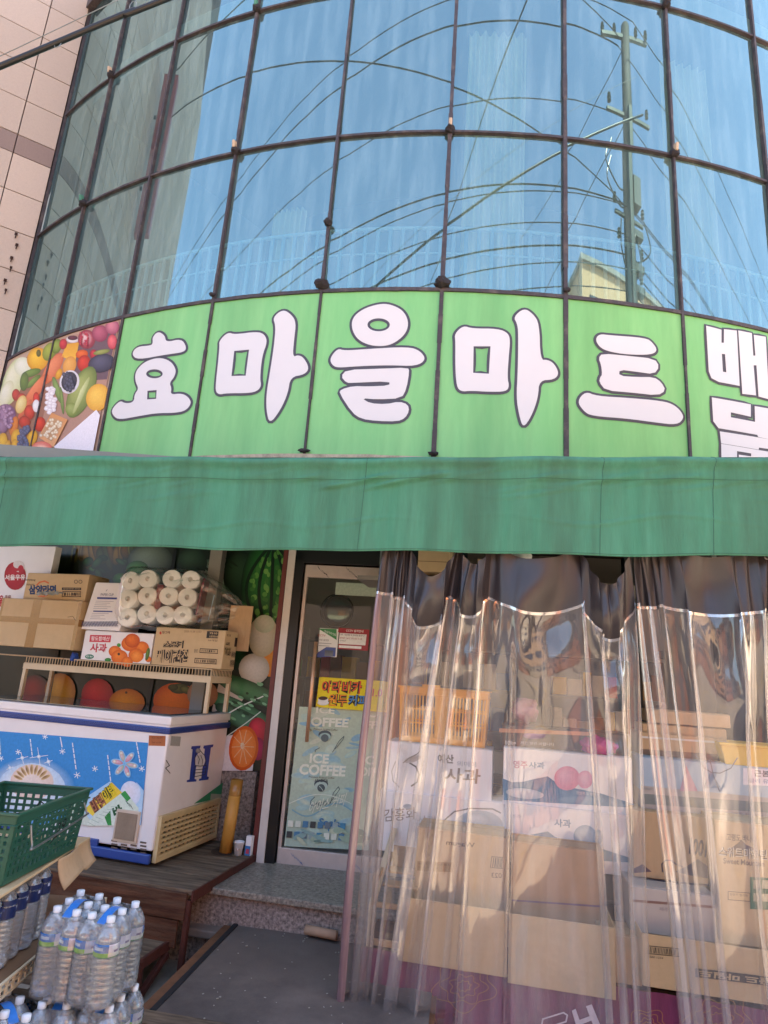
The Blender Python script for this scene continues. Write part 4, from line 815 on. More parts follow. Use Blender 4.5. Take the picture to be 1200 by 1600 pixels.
for pts in (((48, 1155), (52, 1188)), ((95, 1152), (98, 1168)), ((114, 1161), (120, 1204)), ((169, 1180), (174, 1222)), ((214, 1160), (220, 1193)), ((0, 1153), (2, 1180))):
    for j in range(5):
        t0 = j/5; t1 = t0+.14; (xa, ya), (xb, yb) = pts; it.append(Ll([(xa+(xb-xa)*t0, ya+(yb-ya)*t0), (xa+(xb-xa)*t1, ya+(yb-ya)*t1)], 1.6, 'f0f4fc'))
it += [Ee(50, 1236, 70, 54, 'e8f4fc', '2f91da'), Ee(50, 1234, 54, 42, 'fcfcfc', 'c4e0fc'), Ee(51, 1222, 34, 28, 'f8e8e0', 'ecd4c8')]
for a in range(9): it.append(Ee(51+24*math.cos(-2.7+a*.28), 1224+22*math.sin(-2.7+a*.28), 8, 2.6, '8c6440', 'e8c890', -2.7+a*.28+math.pi))
for x, y, r in ((62, 1182, 14), (36, 1184, 9), (77, 1190, 6), (17, 1200, 5)): it += [Ll([(x-r, y+2), (x+r, y-2)], .8, 'fcfcfc'), Ll([(x-2, y-r), (x+2, y+r)], .8, 'fcfcfc'), Ee(x, y, 3, 3, 'ffffff', 'b0d8f8')]
for a in range(6):
    an = a*1.047+.2; cx, cyy = 196+11*math.cos(an), 1193+12*math.sin(an); it += [Ee(cx, cyy, 11, 5.2, 'b8dcf8', '7cc0f0', an), Ee(cx, cyy, 8.5, 3.4, 'e8c0d0', 'c8788c' if a % 2 else '9cb898', an), Ee(cx+5*math.cos(an), cyy+5*math.sin(an), 3, 3, 'f4f0e8', 'c8a898')]
it += [Pp([(112, 1288), (106, 1265), (174, 1220), (195, 1240), (215, 1222), (226, 1235), (221, 1289)], 'c4e4fc', 'a8d4f8'), Ee(205, 1240, 16, 20, 'f4f0fc', 'd4e4fc'),
 Pp([(134, 1264), (176, 1222), (192, 1238), (150, 1278)], 'f4d84c', 'f0cc38'), Q('바밤', 140, 1252, 160, 1274, '5c2c1c', .12, -.8, .5), Q('바밤', 140, 1252, 160, 1274, 'b06c4c', .02, -.8, .5), Q('이밤', 158, 1236, 176, 1254, '1c1810', .1, -.8, .5), Q('이밤', 158, 1236, 176, 1254, 'e8d020', .02, -.8, .5),
 Pp([(108, 1285), (104, 1262), (120, 1252), (142, 1280), (142, 1290)], 'dce8dc', 'c4d8c8'), Pp([(136, 1290), (150, 1270), (196, 1235), (218, 1262), (218, 1289)], 'e4f0e4', 'd4e8d8'), Pp([(190, 1240), (197, 1235), (206, 1247), (200, 1252)], '2c9c4c'), Pp([(165, 1276), (174, 1266), (176, 1289), (170, 1289)], '34a050', '1c7c34'), Q('해태', 196, 1248, 206, 1256, '1c4c2c', .02, .9, .5), Q('바', 176, 1262, 190, 1278, '1c5c34', .06, -.5, .3)]
for j in range(7): it.append(Ll([(139+j*6, 1284-j*4), (150+j*6, 1290-j*5)], .7, 'a8c4b4'))
bpy.context.view_layer.update()
pxprint(fzr, 'picture_panel', it, FY, FYW, lift=.003)
sd_ = [PR(233, 1149, 259, 1165, 'b46838', 'a85c30', .03, -.05), Q('ICE CREAM', 238, 1151, 254, 1154, '6c3418', 0, .03), Q('bar code', 238, 1158, 252, 1161, '6c3418', 0, .03)]
pxprint(fzr, 'orange_sticker', sd_, FY, FYW)
# control window and vents
def fbox(px0, py0, px1, py1, th, name, m, bev=.004, y=0, parent=None):
    a = fzx(px0, py1); c = fzx(px1, py0); b = MB(); b.box(((a.x+c.x)/2, -th/2-y, (a.z+c.z)/2), (c.x-a.x, th, c.z-a.z)); return b.build(name, m, parent or fzr, bevel=bev)
pf = mat('beige_plastic', 'd8c4b0', .5, .1, 10); cw = fbox(177, 1268, 222, 1313, .018, 'control_window', pf, .006); fbox(181, 1272, 218, 1309, .004, 'window_pane', mat('smoked_pane', 'a08c78', .15, .35, 6, spec=.6), .001, .019, cw)
b = MB()
for c in range(4):
    for r in range(4): q = fzx(172+c*15+3, 1313+r*5.5+c*.9); b.box((q.x+.02, -.002, q.z), (.045, .006, .009))
b.build('vent_slot', mat('vent_dark', '6a5c54', .7), fzr)
# side face: letter H sticker, green corner, yellow grille
def side(px, py): return fzr.matrix_basis.inverted() @ pl(px, py, FSY, 74)
si = [Pp([(291, 1222), (291.5, 1219), (295.5, 1218), (300.5, 1171), (298, 1170), (299, 1166), (313, 1165), (312, 1169), (309.5, 1170), (303.5, 1217), (306.5, 1218), (306, 1221)], '24409c'), Pp([(310, 1220), (310.5, 1217), (314, 1216), (319.5, 1170), (317, 1169), (318, 1165), (333, 1163), (332, 1167), (329, 1168), (323, 1213), (326, 1214), (325, 1218)], '24409c'),
 Ll([(302, 1212), (303, 1198), (322, 1196), (320, 1210), (302, 1214)], 1, '20242c'), Ll([(303, 1203), (322, 1201)], 1, '20242c'), Ll([(302, 1208), (321, 1206)], 1, '20242c'), Ee(312, 1188, 8, 12, 'c8c8cc', 'e0dce0', .2), Ll([(304, 1196), (304, 1184), (306, 1174), (311, 1170), (314, 1175), (319, 1180), (321, 1190), (320, 1196), (312, 1197), (304, 1196)], 1.1, '20242c'), Ll([(308, 1180), (311, 1186), (309, 1194)], .9, '20242c'), Ll([(313, 1180), (316, 1188), (315, 1195)], .8, '20242c'), Ee(309, 1173, 4, 4, 'b8b8bc', '80848c'),
 Pp([(302, 1256), (351, 1220), (347, 1246)], '2c8c64'), PR(267, 1150, 282, 1165, 'a4a4a0'), PR(329, 1240, 345, 1251, 'a8b0a0'), Pp([(248, 1300), (252, 1280), (255, 1280), (250, 1325), (245, 1329)], '24408c'), Ll([(259, 1188), (264, 1196), (258, 1200), (265, 1208)], 1.2, '2c2c30')]
sN = Vector((math.cos(R_(FYW)), math.sin(R_(FYW)), 0))
pxprint(fzr, 'side_print', si, FSY, 74, lift=.003)
g = [side(258, 1272), side(346, 1249), side(334, 1318), side(244, 1355)]
gz1 = g[0].z; gz0 = max(.02, g[3].z); gy0 = .02; gy1 = min(fd-.02, g[1].y)
b = MB(); nyl = 15; nz_ = 9; X0 = .012
b.box((X0, (gy0+gy1)/2, gz0+.012), (.03, gy1-gy0, .024)); b.box((X0, (gy0+gy1)/2, gz1-.012), (.03, gy1-gy0, .024)); b.box((X0, gy0+.012, (gz0+gz1)/2), (.03, .024, gz1-gz0-.048)); b.box((X0, gy1-.012, (gz0+gz1)/2), (.03, .024, gz1-gz0-.048))
for i in range(1, nyl): b.box((X0-.004, gy0+(gy1-gy0)*i/nyl, (gz0+gz1)/2), (.018, .011, gz1-gz0-.05))
for i in range(1, nz_): b.box((X0, (gy0+gy1)/2, gz0+(gz1-gz0)*i/nz_), (.022, gy1-gy0-.05, .017))
b.build('side_grille', mat('yellowed_plastic', 'd8c294', .5, .15, 8, dirt=.35, dirtcol='8c6c38'), fzr)
b = MB(); b.box((.003, (gy0+gy1)/2, (gz0+gz1)/2), (.004, gy1-gy0-.03, gz1-gz0-.03)); b.build('grille_recess', blackf, fzr)
for x in (-.08, -fwd+.08):
    for y in (.08, fd-.08): b = MB(); b.box((x, y, -.002), (.06, .06, .03)); b.build('foot', blackf, fzr)
# ================================================================ wire rack on the freezer
ry, rx_ = FY+.42, FYW; RZ = fc.z+fh+.01
pr = pl(330, 1055, ry, rx_); rt_z = pl(332, 1046, ry, rx_).z
rk = empty('wire_rack', (pr.x, pr.y, RZ), R_(rx_), label='cream wire rack standing on the freezer lid and carrying the cartons', cat='rack'); bpy.context.view_layer.update()
rh = rt_z-RZ; rw = 1.75; rd = .33; rp = mat('rack_cream', 'dcc8a8', .45, .08, 10, dirt=.25, dirtcol='9c8868')
xl_ = (rk.matrix_basis.inverted() @ pl(30, 1085, ry, rx_)).x
for x in (-.015, xl_):
    for y in (.015, rd-.015): b = MB(); b.box((x, y, rh/2-.05), (.03, .03, rh-.1)); b.build('leg', rp, rk, bevel=.003)
b = MB(); b.box((-rw/2, .012, rh-.078), (rw, .02, .045)); b.box((-rw/2, rd-.012, rh-.078), (rw, .02, .045)); b.box((-.012, rd/2, rh-.078), (.02, rd-.05, .045)); b.build('frame_rail', rp, rk)
b = MB(); b.tube([(-rw, .004, rh), (-.004, .004, rh), (-.004, rd, rh)], .004, 6); b.tube([(-rw, .01, rh-.052), (-.01, .01, rh-.052), (-.01, rd, rh-.052)], .003, 6)
n = 66
for i in range(n): x = -rw*i/n-.008; b.tube([(x, .004, rh), (x, .004, rh-.052)], .0032, 4)
for i in range(n//2): x = -rw*i/n*2-.012; b.tube([(x, .0, rh-.003), (x, rd, rh-.003)], .0025, 4)
for i in range(14): y = rd*(i+.5)/14; b.tube([(-.004, y, rh), (-.004, y, rh-.052)], .0032, 4)
b.build('wire_grid', rp, rk)
RT = RZ+rh+.004
# ---------------------------------------------------------------- cartons on the rack
BY = ry+.01
e = box_px('flat_carton', 'squashed brown carton tray under the big taped box on the rack', 'box', (-60, 1040), (96, 1044), 1024, BY-.02, rx_, .25, kraft, zb=RT)
tb = box_px('taped_box', 'big brown box sealed with a cross of brown tape at the left of the rack', 'box', (-12, 1010), (115, 1014), 936, BY-.05, rx_, .30, kraft2); bpy.context.view_layer.update()
w_, h_ = tb['w'], tb['h']
prints(tb, 'packing_tape', [Rr(0, .50, 1, .62, 'a8804c', 'b08c58'), Rr(.40, 0, .51, 1, 'a07844', 'b08c54'), Rr(0, .0, .03, 1, 'b49464'), Rr(.96, 0, 1, 1, 'b49464'), Ll([(.86, .66), (.92, .68), (.95, .62), (.97, .6)], .004, '3c2c1c')], (-w_/2, 0, 0), (1, 0, 0), (0, 0, 1), w_, h_, colmat('tape_film', .25, .15))
prints(tb, 'tape_side', [Rr(0, .48, 1, .62, '9c7440')], (w_/2, 0, 0), (0, 1, 0), (0, 0, 1), .30, h_, MATS['tape_film'])
bgp = MB(); c = pl(72, 930, BY-.06, rx_); bgp.grid(lambda u, v: Vector((-.11+.24*u, -.012+.05*v+.006*math.sin(u*17+v*5), .055-.06*u*(1-v)*.2-.05*(1-v)*(.8-u*.5)+.006*math.sin(u*23)*math.cos(v*9))), 24, 10)
bgp.build('plastic_bag', mat('bag_white', 'c8c8c0', .35, .15, 20), None, tuple(c+Vector((0, .0, -.02))), R_(rx_), smooth=True, label='crumpled translucent white plastic bag lying over the top edge of the taped box', cat='bag')
ram = box_px('ramen_box', 'tan noodle carton with blue Korean lettering on top of the taped box', 'box', (36, 934), (133, 936), 896, BY+.02, rx_, .26, kraft2, zb=tb.location.z+h_+.002)
pxprint(ram, 'print', [Q('Samyang', 38, 904, 56, 908, '3c2c20', .01, .02), Q('삼양라면', 45, 914, 88, 929, '1c3c6c', .05, .0, 0), Ll([(58, 914), (62, 910), (70, 908), (76, 911)], 2.4, 'd8703c'), Ll([(60, 931), (68, 932), (74, 930)], 2.2, 'd8703c'), Q('맛있는라면', 42, 912, 54, 915, '3c2c20', 0, .0), PR(97, 918, 127, 922, '2c2420', None, .01, 0), Q('삼양라면 40입', 99, 919, 125, 921, 'd8b888', 0, .0, 0), Ee(119, 909, 3, 3, '3c2c20'), Ee(119, 909, 2.2, 2.2, 'cdaf82'), Ee(126, 909, 3, 3, '3c2c20'), Ee(126, 909, 2.2, 2.2, 'cdaf82')]+pbar(98, 924, 127, 933, sl=.0), BY+.02, rx_)
per = box_px('persimmon_box', 'white fruit carton with a picture of orange persimmons on the rack', 'box', (124, 1038), (233, 1043), 987, BY, rx_, .28, wcard, zb=RT)
pi = [PR(141, 992, 174, 1003, 'd84858', 'd03c50', .02), Q('황도참예산', 143, 994, 172, 1001, 'f4e4e8', .02, .02), Q('사과', 142, 1005, 168, 1019, 'd04458', .03, .02), Ee(140, 1026, 7, 3.6, '2c7c68'), Q('15 kg', 135, 1024, 145, 1028, 'e8f0ec', .02, .02, 0)]
for x, y, r in ((180, 1018, 10), (222, 1012, 11), (203, 1006, 13), (187, 1027, 13), (213, 1024, 12), (199, 1034, 9), (232, 1030, 5)): pi += [Ee(x, y, r, r*.9, 'f88c30', 'd85c10')]
pi += [Ee(207, 1001, 12, 11, 'f07820', 'c84c0c'), Ee(214, 1026, 9, 9, 'fc9c40', 'e87818'), Ee(186, 1022, 2, 2, '4c3010'), Ee(169, 1031, 5, 3, '3c9c44', '1c6c2c'), Ee(186, 1008, 3, 3, '3c9c44'), Ee(231, 1022, 3, 10, '6c8c34', '3c5c1c', .2)]
pxprint(per, 'print', pi, BY, rx_)
PT = per.location.z+per['h']+.004
cup = box_px('paper_cup_box', 'white paper cup carton with blue checked border leaning on the persimmon box', 'box', (127, 980), (187, 982), 910, BY-.01, rx_, .24, wcard, zb=PT)
b_ = cup.children[0]; sh = .06
for ch in cup.children:
    for v in ch.data.vertices: v.co.x += v.co.z*.16
cp = [Q('PAPER CUP', 158, 927, 178, 931, '4c5c8c', 0, .02, -.2), PR(152, 933, 183, 936, '3c4c98', None, .02, 0), PR(146, 954, 176, 956, '3c4c98', None, .02, 0), Ll([(166, 924), (168, 921)], .6, '4c5c8c')]
for i in range(5): cp.append(PR(150-i*1.0, 939+i*2.8, 178-i*1.5-(i % 3)*4, 939.6+i*2.8, 'a0a4b8', None, .02, 0))
for i in range(4): cp.append(PR(144-i*1.0, 958+i*2.8, 170-i*1.5-(i % 3)*5, 958.6+i*2.8, 'a0a4b8', None, .02, 0))
for i in range(24):
    for r in range(4): cp.append(Pp([(129+i*2.4-r*.5+(r % 2)*1.2, 971+r*2.0), (130.2+i*2.4-r*.5+(r % 2)*1.2, 972+r*2.0), (129+i*2.4-r*.5+(r % 2)*1.2, 973+r*2.0), (127.8+i*2.4-r*.5+(r % 2)*1.2, 972+r*2.0)], '3c4c7c'))
bpy.context.view_layer.update(); pxprint(cup, 'print', cp, BY-.01, rx_, lift=.002)
sn = box_px('snack_box', 'light brown snack carton with black outlined Korean lettering at the right end of the rack', 'box', (235, 1043), (345, 1049), 982, BY-.02, rx_, .20, kraft2, zb=RT)
sn_i = [Q('빙그레', 254, 986, 266, 990, '5c2c20', .02, .02), Ee(251, 989, 1.6, 2.4, 'c83c28'), Q('2025.11.28 13:33', 288, 985, 315, 988, '8c6c50', 0, .02), Q('스모키', 256, 1001, 289, 1013, '2c2018', .1, .0), Q('스모키', 256, 1001, 289, 1013, 'cdaf82', .0, .0), Q('베이컨칩', 246, 1015, 296, 1036, '2c2018', .1, .0), Q('베이컨칩', 246, 1015, 296, 1036, 'cdaf82', .0, .0),
 PR(324, 986, 342, 997, '2c2420', None, .03), Q('7510', 328, 988, 340, 991, 'cdaf82', .03, .03), Q('157510', 328, 993, 341, 996, 'cdaf82', .03, .03), Q('16개입', 326, 999, 340, 1002, '2c2420', 0, .03), Q('제품 바코드', 304, 1014, 310, 1020, '4c3c28', 0, 0)]+pbar(313, 1013, 341, 1020)+pbar(305, 1028, 339, 1036)
pxprint(sn, 'print', sn_i, BY-.02, rx_)
h_ = sn['h']; prints(sn, 'side_print', [Tt('빙그레', .12, .86, .4, .92, '5c2c20', .02), Tt('스모키', .1, .62, .42, .72, '2c2018', .1), Tt('스모키', .1, .62, .42, .72, 'cdaf82'), Tt('베이컨칩', .06, .36, .56, .58, '2c2018', .1), Tt('베이컨칩', .06, .36, .56, .58, 'cdaf82'), Rr(.78, .62, .98, .86, '2c2420')]+barcode(.64, .34, .96, .48)+barcode(.6, .1, .98, .26), (sn['w']/2, 0, 0), (0, 1, 0), (0, 0, 1), .20, h_)
ST = sn.location.z+sn['h']+.004
# milk sign box top left
mb = box_px('milk_sign', 'white sign box with a red round milk emblem under the awning at the left', 'sign', (-80, 960), (66, 962), 852, BY+.2, rx_, .08, wcard, lid=False)
pxprint(mb, 'print', [Ee(24, 900, 17, 22, 'c02434', 'a81828'), Ee(30, 885, 9, 9, 'e0d8d8'), Ee(25, 886, 7, 7, 'c02434'), Ee(27, 882, 6, 6, 'e8e0e0'), Ee(33, 889, 4.5, 6, 'c02434'), Q('서울우유', 8, 898, 40, 907, 'f0e8e8', .04, -.02, 0), Q('서울', -6, 930, 6, 948, 'c02434', .03, 0), Q('우유', 8, 930, 18, 936, '803c40', .03, 0)], BY+.2, rx_, lift=.003)
# leaning board behind the toilet paper
bb = MB(); a = pl(356, 1010, BY+.24, rx_); bb.box((.08, 0, .17), (.19, .008, .36)); bb.build('brown_board', kraft, None, tuple(a+Vector((0, 0, -.02))), R_(rx_+6), label='brown hardboard sheet leaning upright behind the snack carton', cat='board')
cl_ = MB()
for i in range(7): cl_.box((random.uniform(-.03, .03), random.uniform(-.02, .02), .02+random.uniform(0, .05)), (.05, .03, .03), random.random()*3, random.random())
cl_.build('blue_netting', mat('blue_net', '2450a8', .4, .3, 30), None, tuple(pl(117, 1035, BY+.02, rx_)), smooth=False, bevel=.01, label='bunched up blue netting wedged between the flat carton and the persimmon box', cat='net')
# toilet paper pack in its clear bag
tp = empty('toilet_paper_pack', tuple(pl(255, 984, BY-.02, rx_)), R_(3), label='pack of white toilet rolls in a clear plastic bag lying on the cartons', cat='toilet paper'); bpy.context.view_layer.update(); ti = tp.matrix_basis.inverted()
paper = mat('tissue_paper', 'f6f8f6', .9, .04, 30, .1)
rows = [[(210, 910), (234, 906), (268, 904), (295, 904)], [(206, 938), (233, 932), (263, 931), (290, 932)], [(205, 966), (232, 960), (258, 961), (283, 960)]]
for r in rows:
    for px, py in r:
        q = ti @ pl(px, py, BY-.02, rx_); b = MB(); rad = .074; L_ = .24
        b.lathe([(.02, 0), (rad-.006, 0), (rad, .006), (rad, L_), (.02, L_)], (q.x, 0, q.z), 22, Matrix.Rotation(R_(-90), 3, 'X')); b.lathe([(.02, 0), (.02, .05), (.001, .05)], (q.x, 0, q.z), 14, Matrix.Rotation(R_(-90), 3, 'X')); b.build('toilet_roll', paper, tp, smooth=True)
b = MB(); q = ti @ pl(250, 933, BY-.02, rx_); b.box((q.x-.005, .15, q.z), (.05, .28, .2)); q2 = ti @ pl(312, 930, BY-.02, rx_); b.box((q2.x-.02, .17, q2.z), (.016, .3, .3), 0, 0, .08); b.build('pack_wrap', mat('maroon_wrap', '6c1c30', .35), tp)
b = MB(); q3 = ti @ pl(324, 945, BY-.02, rx_); b.box((q3.x-.01, .1, q3.z), (.006, .06, .2), .2, 0, .1); b.build('bag_label', mat('pale_blue_label', 'a4c8e0', .4), tp)
bagm = sheer('clear_bag', (.97, .98, .97), .01, .10, .05, 1.42, fmul=1.3, fmax=.45, bump=.55, bscale=18, milkycol=(.8, .8, .8)); xl = (ti @ pl(190, 935, BY-.02, rx_)).x; xr = (ti @ pl(372, 960, BY-.02, rx_)).x; zt_ = (ti @ pl(255, 890, BY-.02, rx_)).z
def bagf(u, v):
    a = v*2*math.pi; t = u; x = xl+(xr-xl)*t; hh = zt_/2*(1 if t < .62 else 1-.78*((t-.62)/.38)**1.3); dd = .17*(1 if t < .62 else 1-.7*((t-.62)/.38)); z0 = zt_*.52-(.07*max(0, t-.62)/.38)
    if t < .05: hh *= .75+5*t; dd *= .75+5*t
    p = 3.2; ca, sa = math.cos(a), math.sin(a); s1 = abs(ca)**(2/p)*(1 if ca > 0 else -1); s2 = abs(sa)**(2/p)*(1 if sa > 0 else -1); w_ = .006*math.sin(u*40+v*30)+.005*math.sin(v*75+u*11)
    return Vector((x+w_, .15+s1*(dd+w_), z0+s2*(hh+.012+w_)))
b = MB(); b.grid(bagf, 50, 60); b.build('bag', bagm, tp, smooth=True)
# ================================================================ tube, cup, packet beside the freezer
a = hz(352, 1332, .29)
ct = empty('cardboard_tube', (a.x, a.y, .29), label='upright golden cardboard tube beside the freezer', cat='tube')
hgt = .52; b = MB(); b.lathe([(.001, 0), (.045, 0), (.045, .40), (.042, .40), (.042, .42)], (0, 0, 0), 20); b.build('tube_body', mat('golden_card', 'd89c48', .5, .2, 8, dirt=.3, dirtcol='a0702c'), ct, smooth=True)
b = MB(); b.lathe([(.046, .39), (.046, .50), (.043, .50), (.043, .39)], (0, 0, 0), 20); b.build('tube_sleeve', mat('amber_film', 'a87838', .2, .2, 8), ct, smooth=True)
b = MB(); b.lathe([(.001, .004), (.1, .004), (.105, .001), (.001, .001)], (0, 0, 0), 24); b.build('base_plate', mat('base_dark', '3c3028', .7), ct)
ct.rotation_euler = (0, R_(3), 0)
a = hz(373, 1334, .29); pc_ = empty('paper_cup', (a.x, a.y-.03, .29), label='small white paper cup beside the cream door post', cat='cup')
b = MB(); b.lathe([(.001, 0), (.026, 0), (.036, .085), (.039, .087), (.036, .09), (.034, .085), (.025, .006), (.001, .006)], (0, 0, 0), 20); b.build('cup_wall', wcard, pc_, smooth=True)
prints(pc_, 'cup_print', [Ee(.5, .5, .18, .2, 'c8a088'), Ee(.5, .5, .1, .12, 'e8e0dc')], (-.03, -.0335, .01), (1, 0, 0), (0, .11, .99), .06, .07)
pk = MB(); a = hz(386, 1336, .29); pk.box((0, 0, .065), (.045, .04, .13)); pk2 = pk.build('milk_packet', wcard, None, (a.x+.01, a.y+.0, .29), R_(-20), bevel=.003, label='slim white and blue packet between the paper cup and the post', cat='packet')
prints(pk2, 'packet_print', [Rr(0, 0, 1, .5, '3c7cb8'), Rr(.2, .1, .8, .35, 'c84860')], (-.0225, -.02, 0), (1, 0, 0), (0, 0, 1), .045, .13)
# ================================================================ water bottle packs, left front
pet = sheer('clear_pet', (.90, .94, .96), .08, .05, .36, 1.5, fmul=1.6, milkycol=(.88, .93, 1)); _n = pet.node_tree.nodes; _l = pet.node_tree.links; _o = [q for q in _n if q.type == 'OUTPUT_MATERIAL'][0]; _g = _n.new('ShaderNodeBsdfGlass'); _g.inputs['IOR'].default_value = 1.16; _g.inputs['Color'].default_value = (.96, .98, 1, 1); _g.inputs['Roughness'].default_value = .03  # milky bluish share stands in for bright refractions in the water
_x = _n.new('ShaderNodeMixShader'); _x.inputs[0].default_value = .3; _l.new(_o.inputs[0].links[0].from_socket, _x.inputs[1]); _l.new(_g.outputs[0], _x.inputs[2]); _l.new(_x.outputs[0], _o.inputs[0])
capm = mat('bottle_cap', 'dce4ec', .4, .04, 10)
def ring_prof(h=.31, r=.05):
    p = [(.001, .004), (r*.55, 0), (r*.9, .006), (r, .02)]; z = .035
    while z < h*.56: p += [(r, z), (r*.93, z+.006), (r, z+.012)]; z += .019
    p += [(r*.97, h*.57), (r*.97, h*.73), (r, h*.745), (r*.93, h*.80), (r*.72, h*.87), (r*.38, h*.925), (r*.3, h*.93), (r*.3, h*.95)]; return p
def bottle_master(style):
    h, r = .31, .049; e = MB(); e.lathe(ring_prof(h, r), n=20); o = e.build('bottle', pet, smooth=True)
    c = MB(); c.lathe([(r*.33, h*.935), (r*.34, h), (.001, h+.001)], n=14); c.build('bottle_cap', capm, o, smooth=True)
    l_ = MB(); N = 28; z0, z1 = (.575*h, .725*h) if style == 0 else (.60*h, .82*h)
    for i in range(N):
        a0, a1 = 2*math.pi*i/N, 2*math.pi*(i+1)/N; rr = r*.985
        def V(a, z): return Vector((rr*math.cos(a), rr*math.sin(a), z))
        if style == 0:
            bands = [(z0, z0+.004, '3c8c3c'), (z0+.004, z0+.018, '8cd030' if i % 14 > 6 else 'e8ece8'), (z0+.018, z1, '1c74cc' if i % 14 > 4 else 'd4d4e8')]
            if i % 14 in (8, 9, 10, 11): bands = bands[:2]+[(z0+.018, z0+.026, '1c74cc'), (z0+.026, z0+.036, 'b8d4f0'), (z0+.036, z1, '1c74cc')]
            if i % 14 in (2, 3): bands = bands[:2]+[(z0+.018, z0+.026, '8c7c9c'), (z0+.026, z1, 'dcdce8')]
        else:
            bands = [(z0, z1, '24305c')]
            if i % 7 in (2, 3): bands = [(z0, z0+.03, '24305c'), (z0+.03, z0+.042, 'c0c8e0' if i % 7 == 2 else '3c4c84'), (z0+.042, z1, '24305c')]
        for a, b_, c_ in bands: l_.col = hexc(c_); l_.add([V(a0, a), V(a1, a), V(a1, b_), V(a0, b_)], [(0, 1, 2, 3)])
    l_.build('bottle_label', PRINTG, o); return o
B0 = bottle_master(0); B1 = bottle_master(1)
def place_bottle(master, parent, loc, rz, first=[True, True]):
    i = 0 if master is B0 else 1
    if first[i]: o = master; o.parent = parent; first[i] = False
    else: o = copy_tree(master, parent)
    o.location = loc; o.rotation_euler = (0, 0, rz); return o
def pack(label, caps, zc, zbase, master=None, group=None, handle=True, turn=-1.2):
    P_ = [hz(x, y, zc) if not isinstance(x, Vector) else x for x, y in caps]; c = sum(P_, Vector())/len(P_)
    e = empty('water_bottle_pack', (c.x, c.y, zbase), label=label, cat='bottle pack', group=group)
    for p in P_: place_bottle(master or B0, e, (p.x-c.x, p.y-c.y, 0), turn+random.uniform(-.35, .35))
    # shrink film hugging the outer bottles
    cx = [Vector((p.x-c.x, p.y-c.y)) for p in P_]; N = 44; r = []
    for i in range(N):
        d = Vector((math.cos(2*math.pi*i/N), math.sin(2*math.pi*i/N))); s_ = max(q.dot(d) for q in cx)+.0515; r.append((d, s_))
    def fm(u, v):
        i = int(round(u*N)) % N; d, s_ = r[i]; best = max(cx, key=lambda q: q.dot(d)); q = best+d*.0515; z = .004+.285*v; k = 1 if v < .74 else 1-.5*((v-.74)/.26)
        q = best*(1 if v < .74 else .99)+d*.0515*k; return Vector((q.x, q.y, z+.002*math.sin(u*60)))
    b = MB(); b.grid(fm, N, 14); b.build('shrink_film', shr, e, smooth=True)
    if handle:
        h0 = (cx[0]+cx[1])/2; h1 = (cx[-1]+cx[-2])/2; b = MB()
        for t in range(12):
            u = t/11; p = h0.lerp(h1, u); 
            nn = (h1-h0).normalized(); nn = Vector((-nn.y, nn.x))*.018; z = .275+.03*math.sin(math.pi*u)
            b.add([(p.x-nn.x, p.y-nn.y, z), (p.x+nn.x, p.y+nn.y, z)], [])
            if t: a = 2*(t-1); b.f.append((a, a+1, a+3, a+2))
        b.build('carry_handle', mat('handle_blue', '2c80d8', .35, .2, 60), e, solid=.001)
    return e
shr = sheer('shrink_film', (.96, .97, .98), .02, .06, .10, 1.4, bump=.5, bscale=30, milkycol=(.8, .84, .9))
lc = [(90, 1420), (120, 1426), (108, 1408), (138, 1414), (126, 1395), (155, 1401)]; rc = [(144, 1430), (173.6, 1436), (164, 1419), (191, 1424), (183, 1407), (211.6, 1413)]
pk_l = pack('shrink wrapped six pack of water bottles, upper left pack on the stack', lc, .60, .30); pk_r = pack('shrink wrapped six pack of water bottles, upper right pack next to the wooden deck', rc, .60, .30)
def shifted(caps, dx, dy): return [(hz(x, y, .60)+Vector((dx, dy, 0)), 0) for x, y in caps]
pack('lower six pack of water bottles hidden mostly beneath the upper left pack', shifted(lc, .03, -.02), 0, -.012)
pack('lower six pack of water bottles beneath the upper right pack', shifted(rc, .04, .02), 0, -.012)
pack('lower front six pack of water bottles at the bottom left corner', [(8, 1580), (42, 1585), (32, 1558), (67, 1565), (-14, 1562), (12, 1545)], .298, -.012)
cr = MB(); 
for i in range(6): cr.box((0, -.4+.16*i, .27), (1.3, .11, .02))
for y in (-.42, 0, .4): cr.box((0, y, .13), (1.3, .08, .256))
cr.build('wooden_pallet', oldw, None, (-1.05, 2.95, GZ), R_(-10), label='wooden pallet under the water bottle packs', cat='pallet')
# ---------------------------------------------------------------- side shelf with dark label bottles, card and green basket
SX = -1.33
sh_ = empty('metal_shelf', (SX-.35, 3.2, GZ), 0, label='low shelf with cream perforated steel edge holding bottles at the left edge', cat='shelf')
b = MB(); b.box((0, 0, .355-GZ), (.66, 1.3, .02)); b.build('shelf_board', mat('shelf_wood', '8c6c50', .8, .3, 4, .2), sh_)
b = MB(); zt = .37-GZ; hh = .055; ny = 26
b.box((.345, 0, zt-.004), (.012, 1.3, .008)); b.box((.345, 0, zt-hh/2), (.004, 1.3, .007)); b.box((.345, 0, zt-hh), (.012, 1.3, .008))
for i in range(ny+1): b.box((.345, -.65+1.3*i/ny, zt-hh/2), (.0045, .018, hh-.008))
b.build('perforated_edge', rp, sh_)
for y in (-.62, .62): b = MB(); b.box((.33, y, .17-GZ/2-.05), (.035, .035, .34-GZ-.02)); b.build('leg', rp, sh_)
bk_m = mat('red_brick', '84544c', .85, .3, 9, .5, dirt=.4)
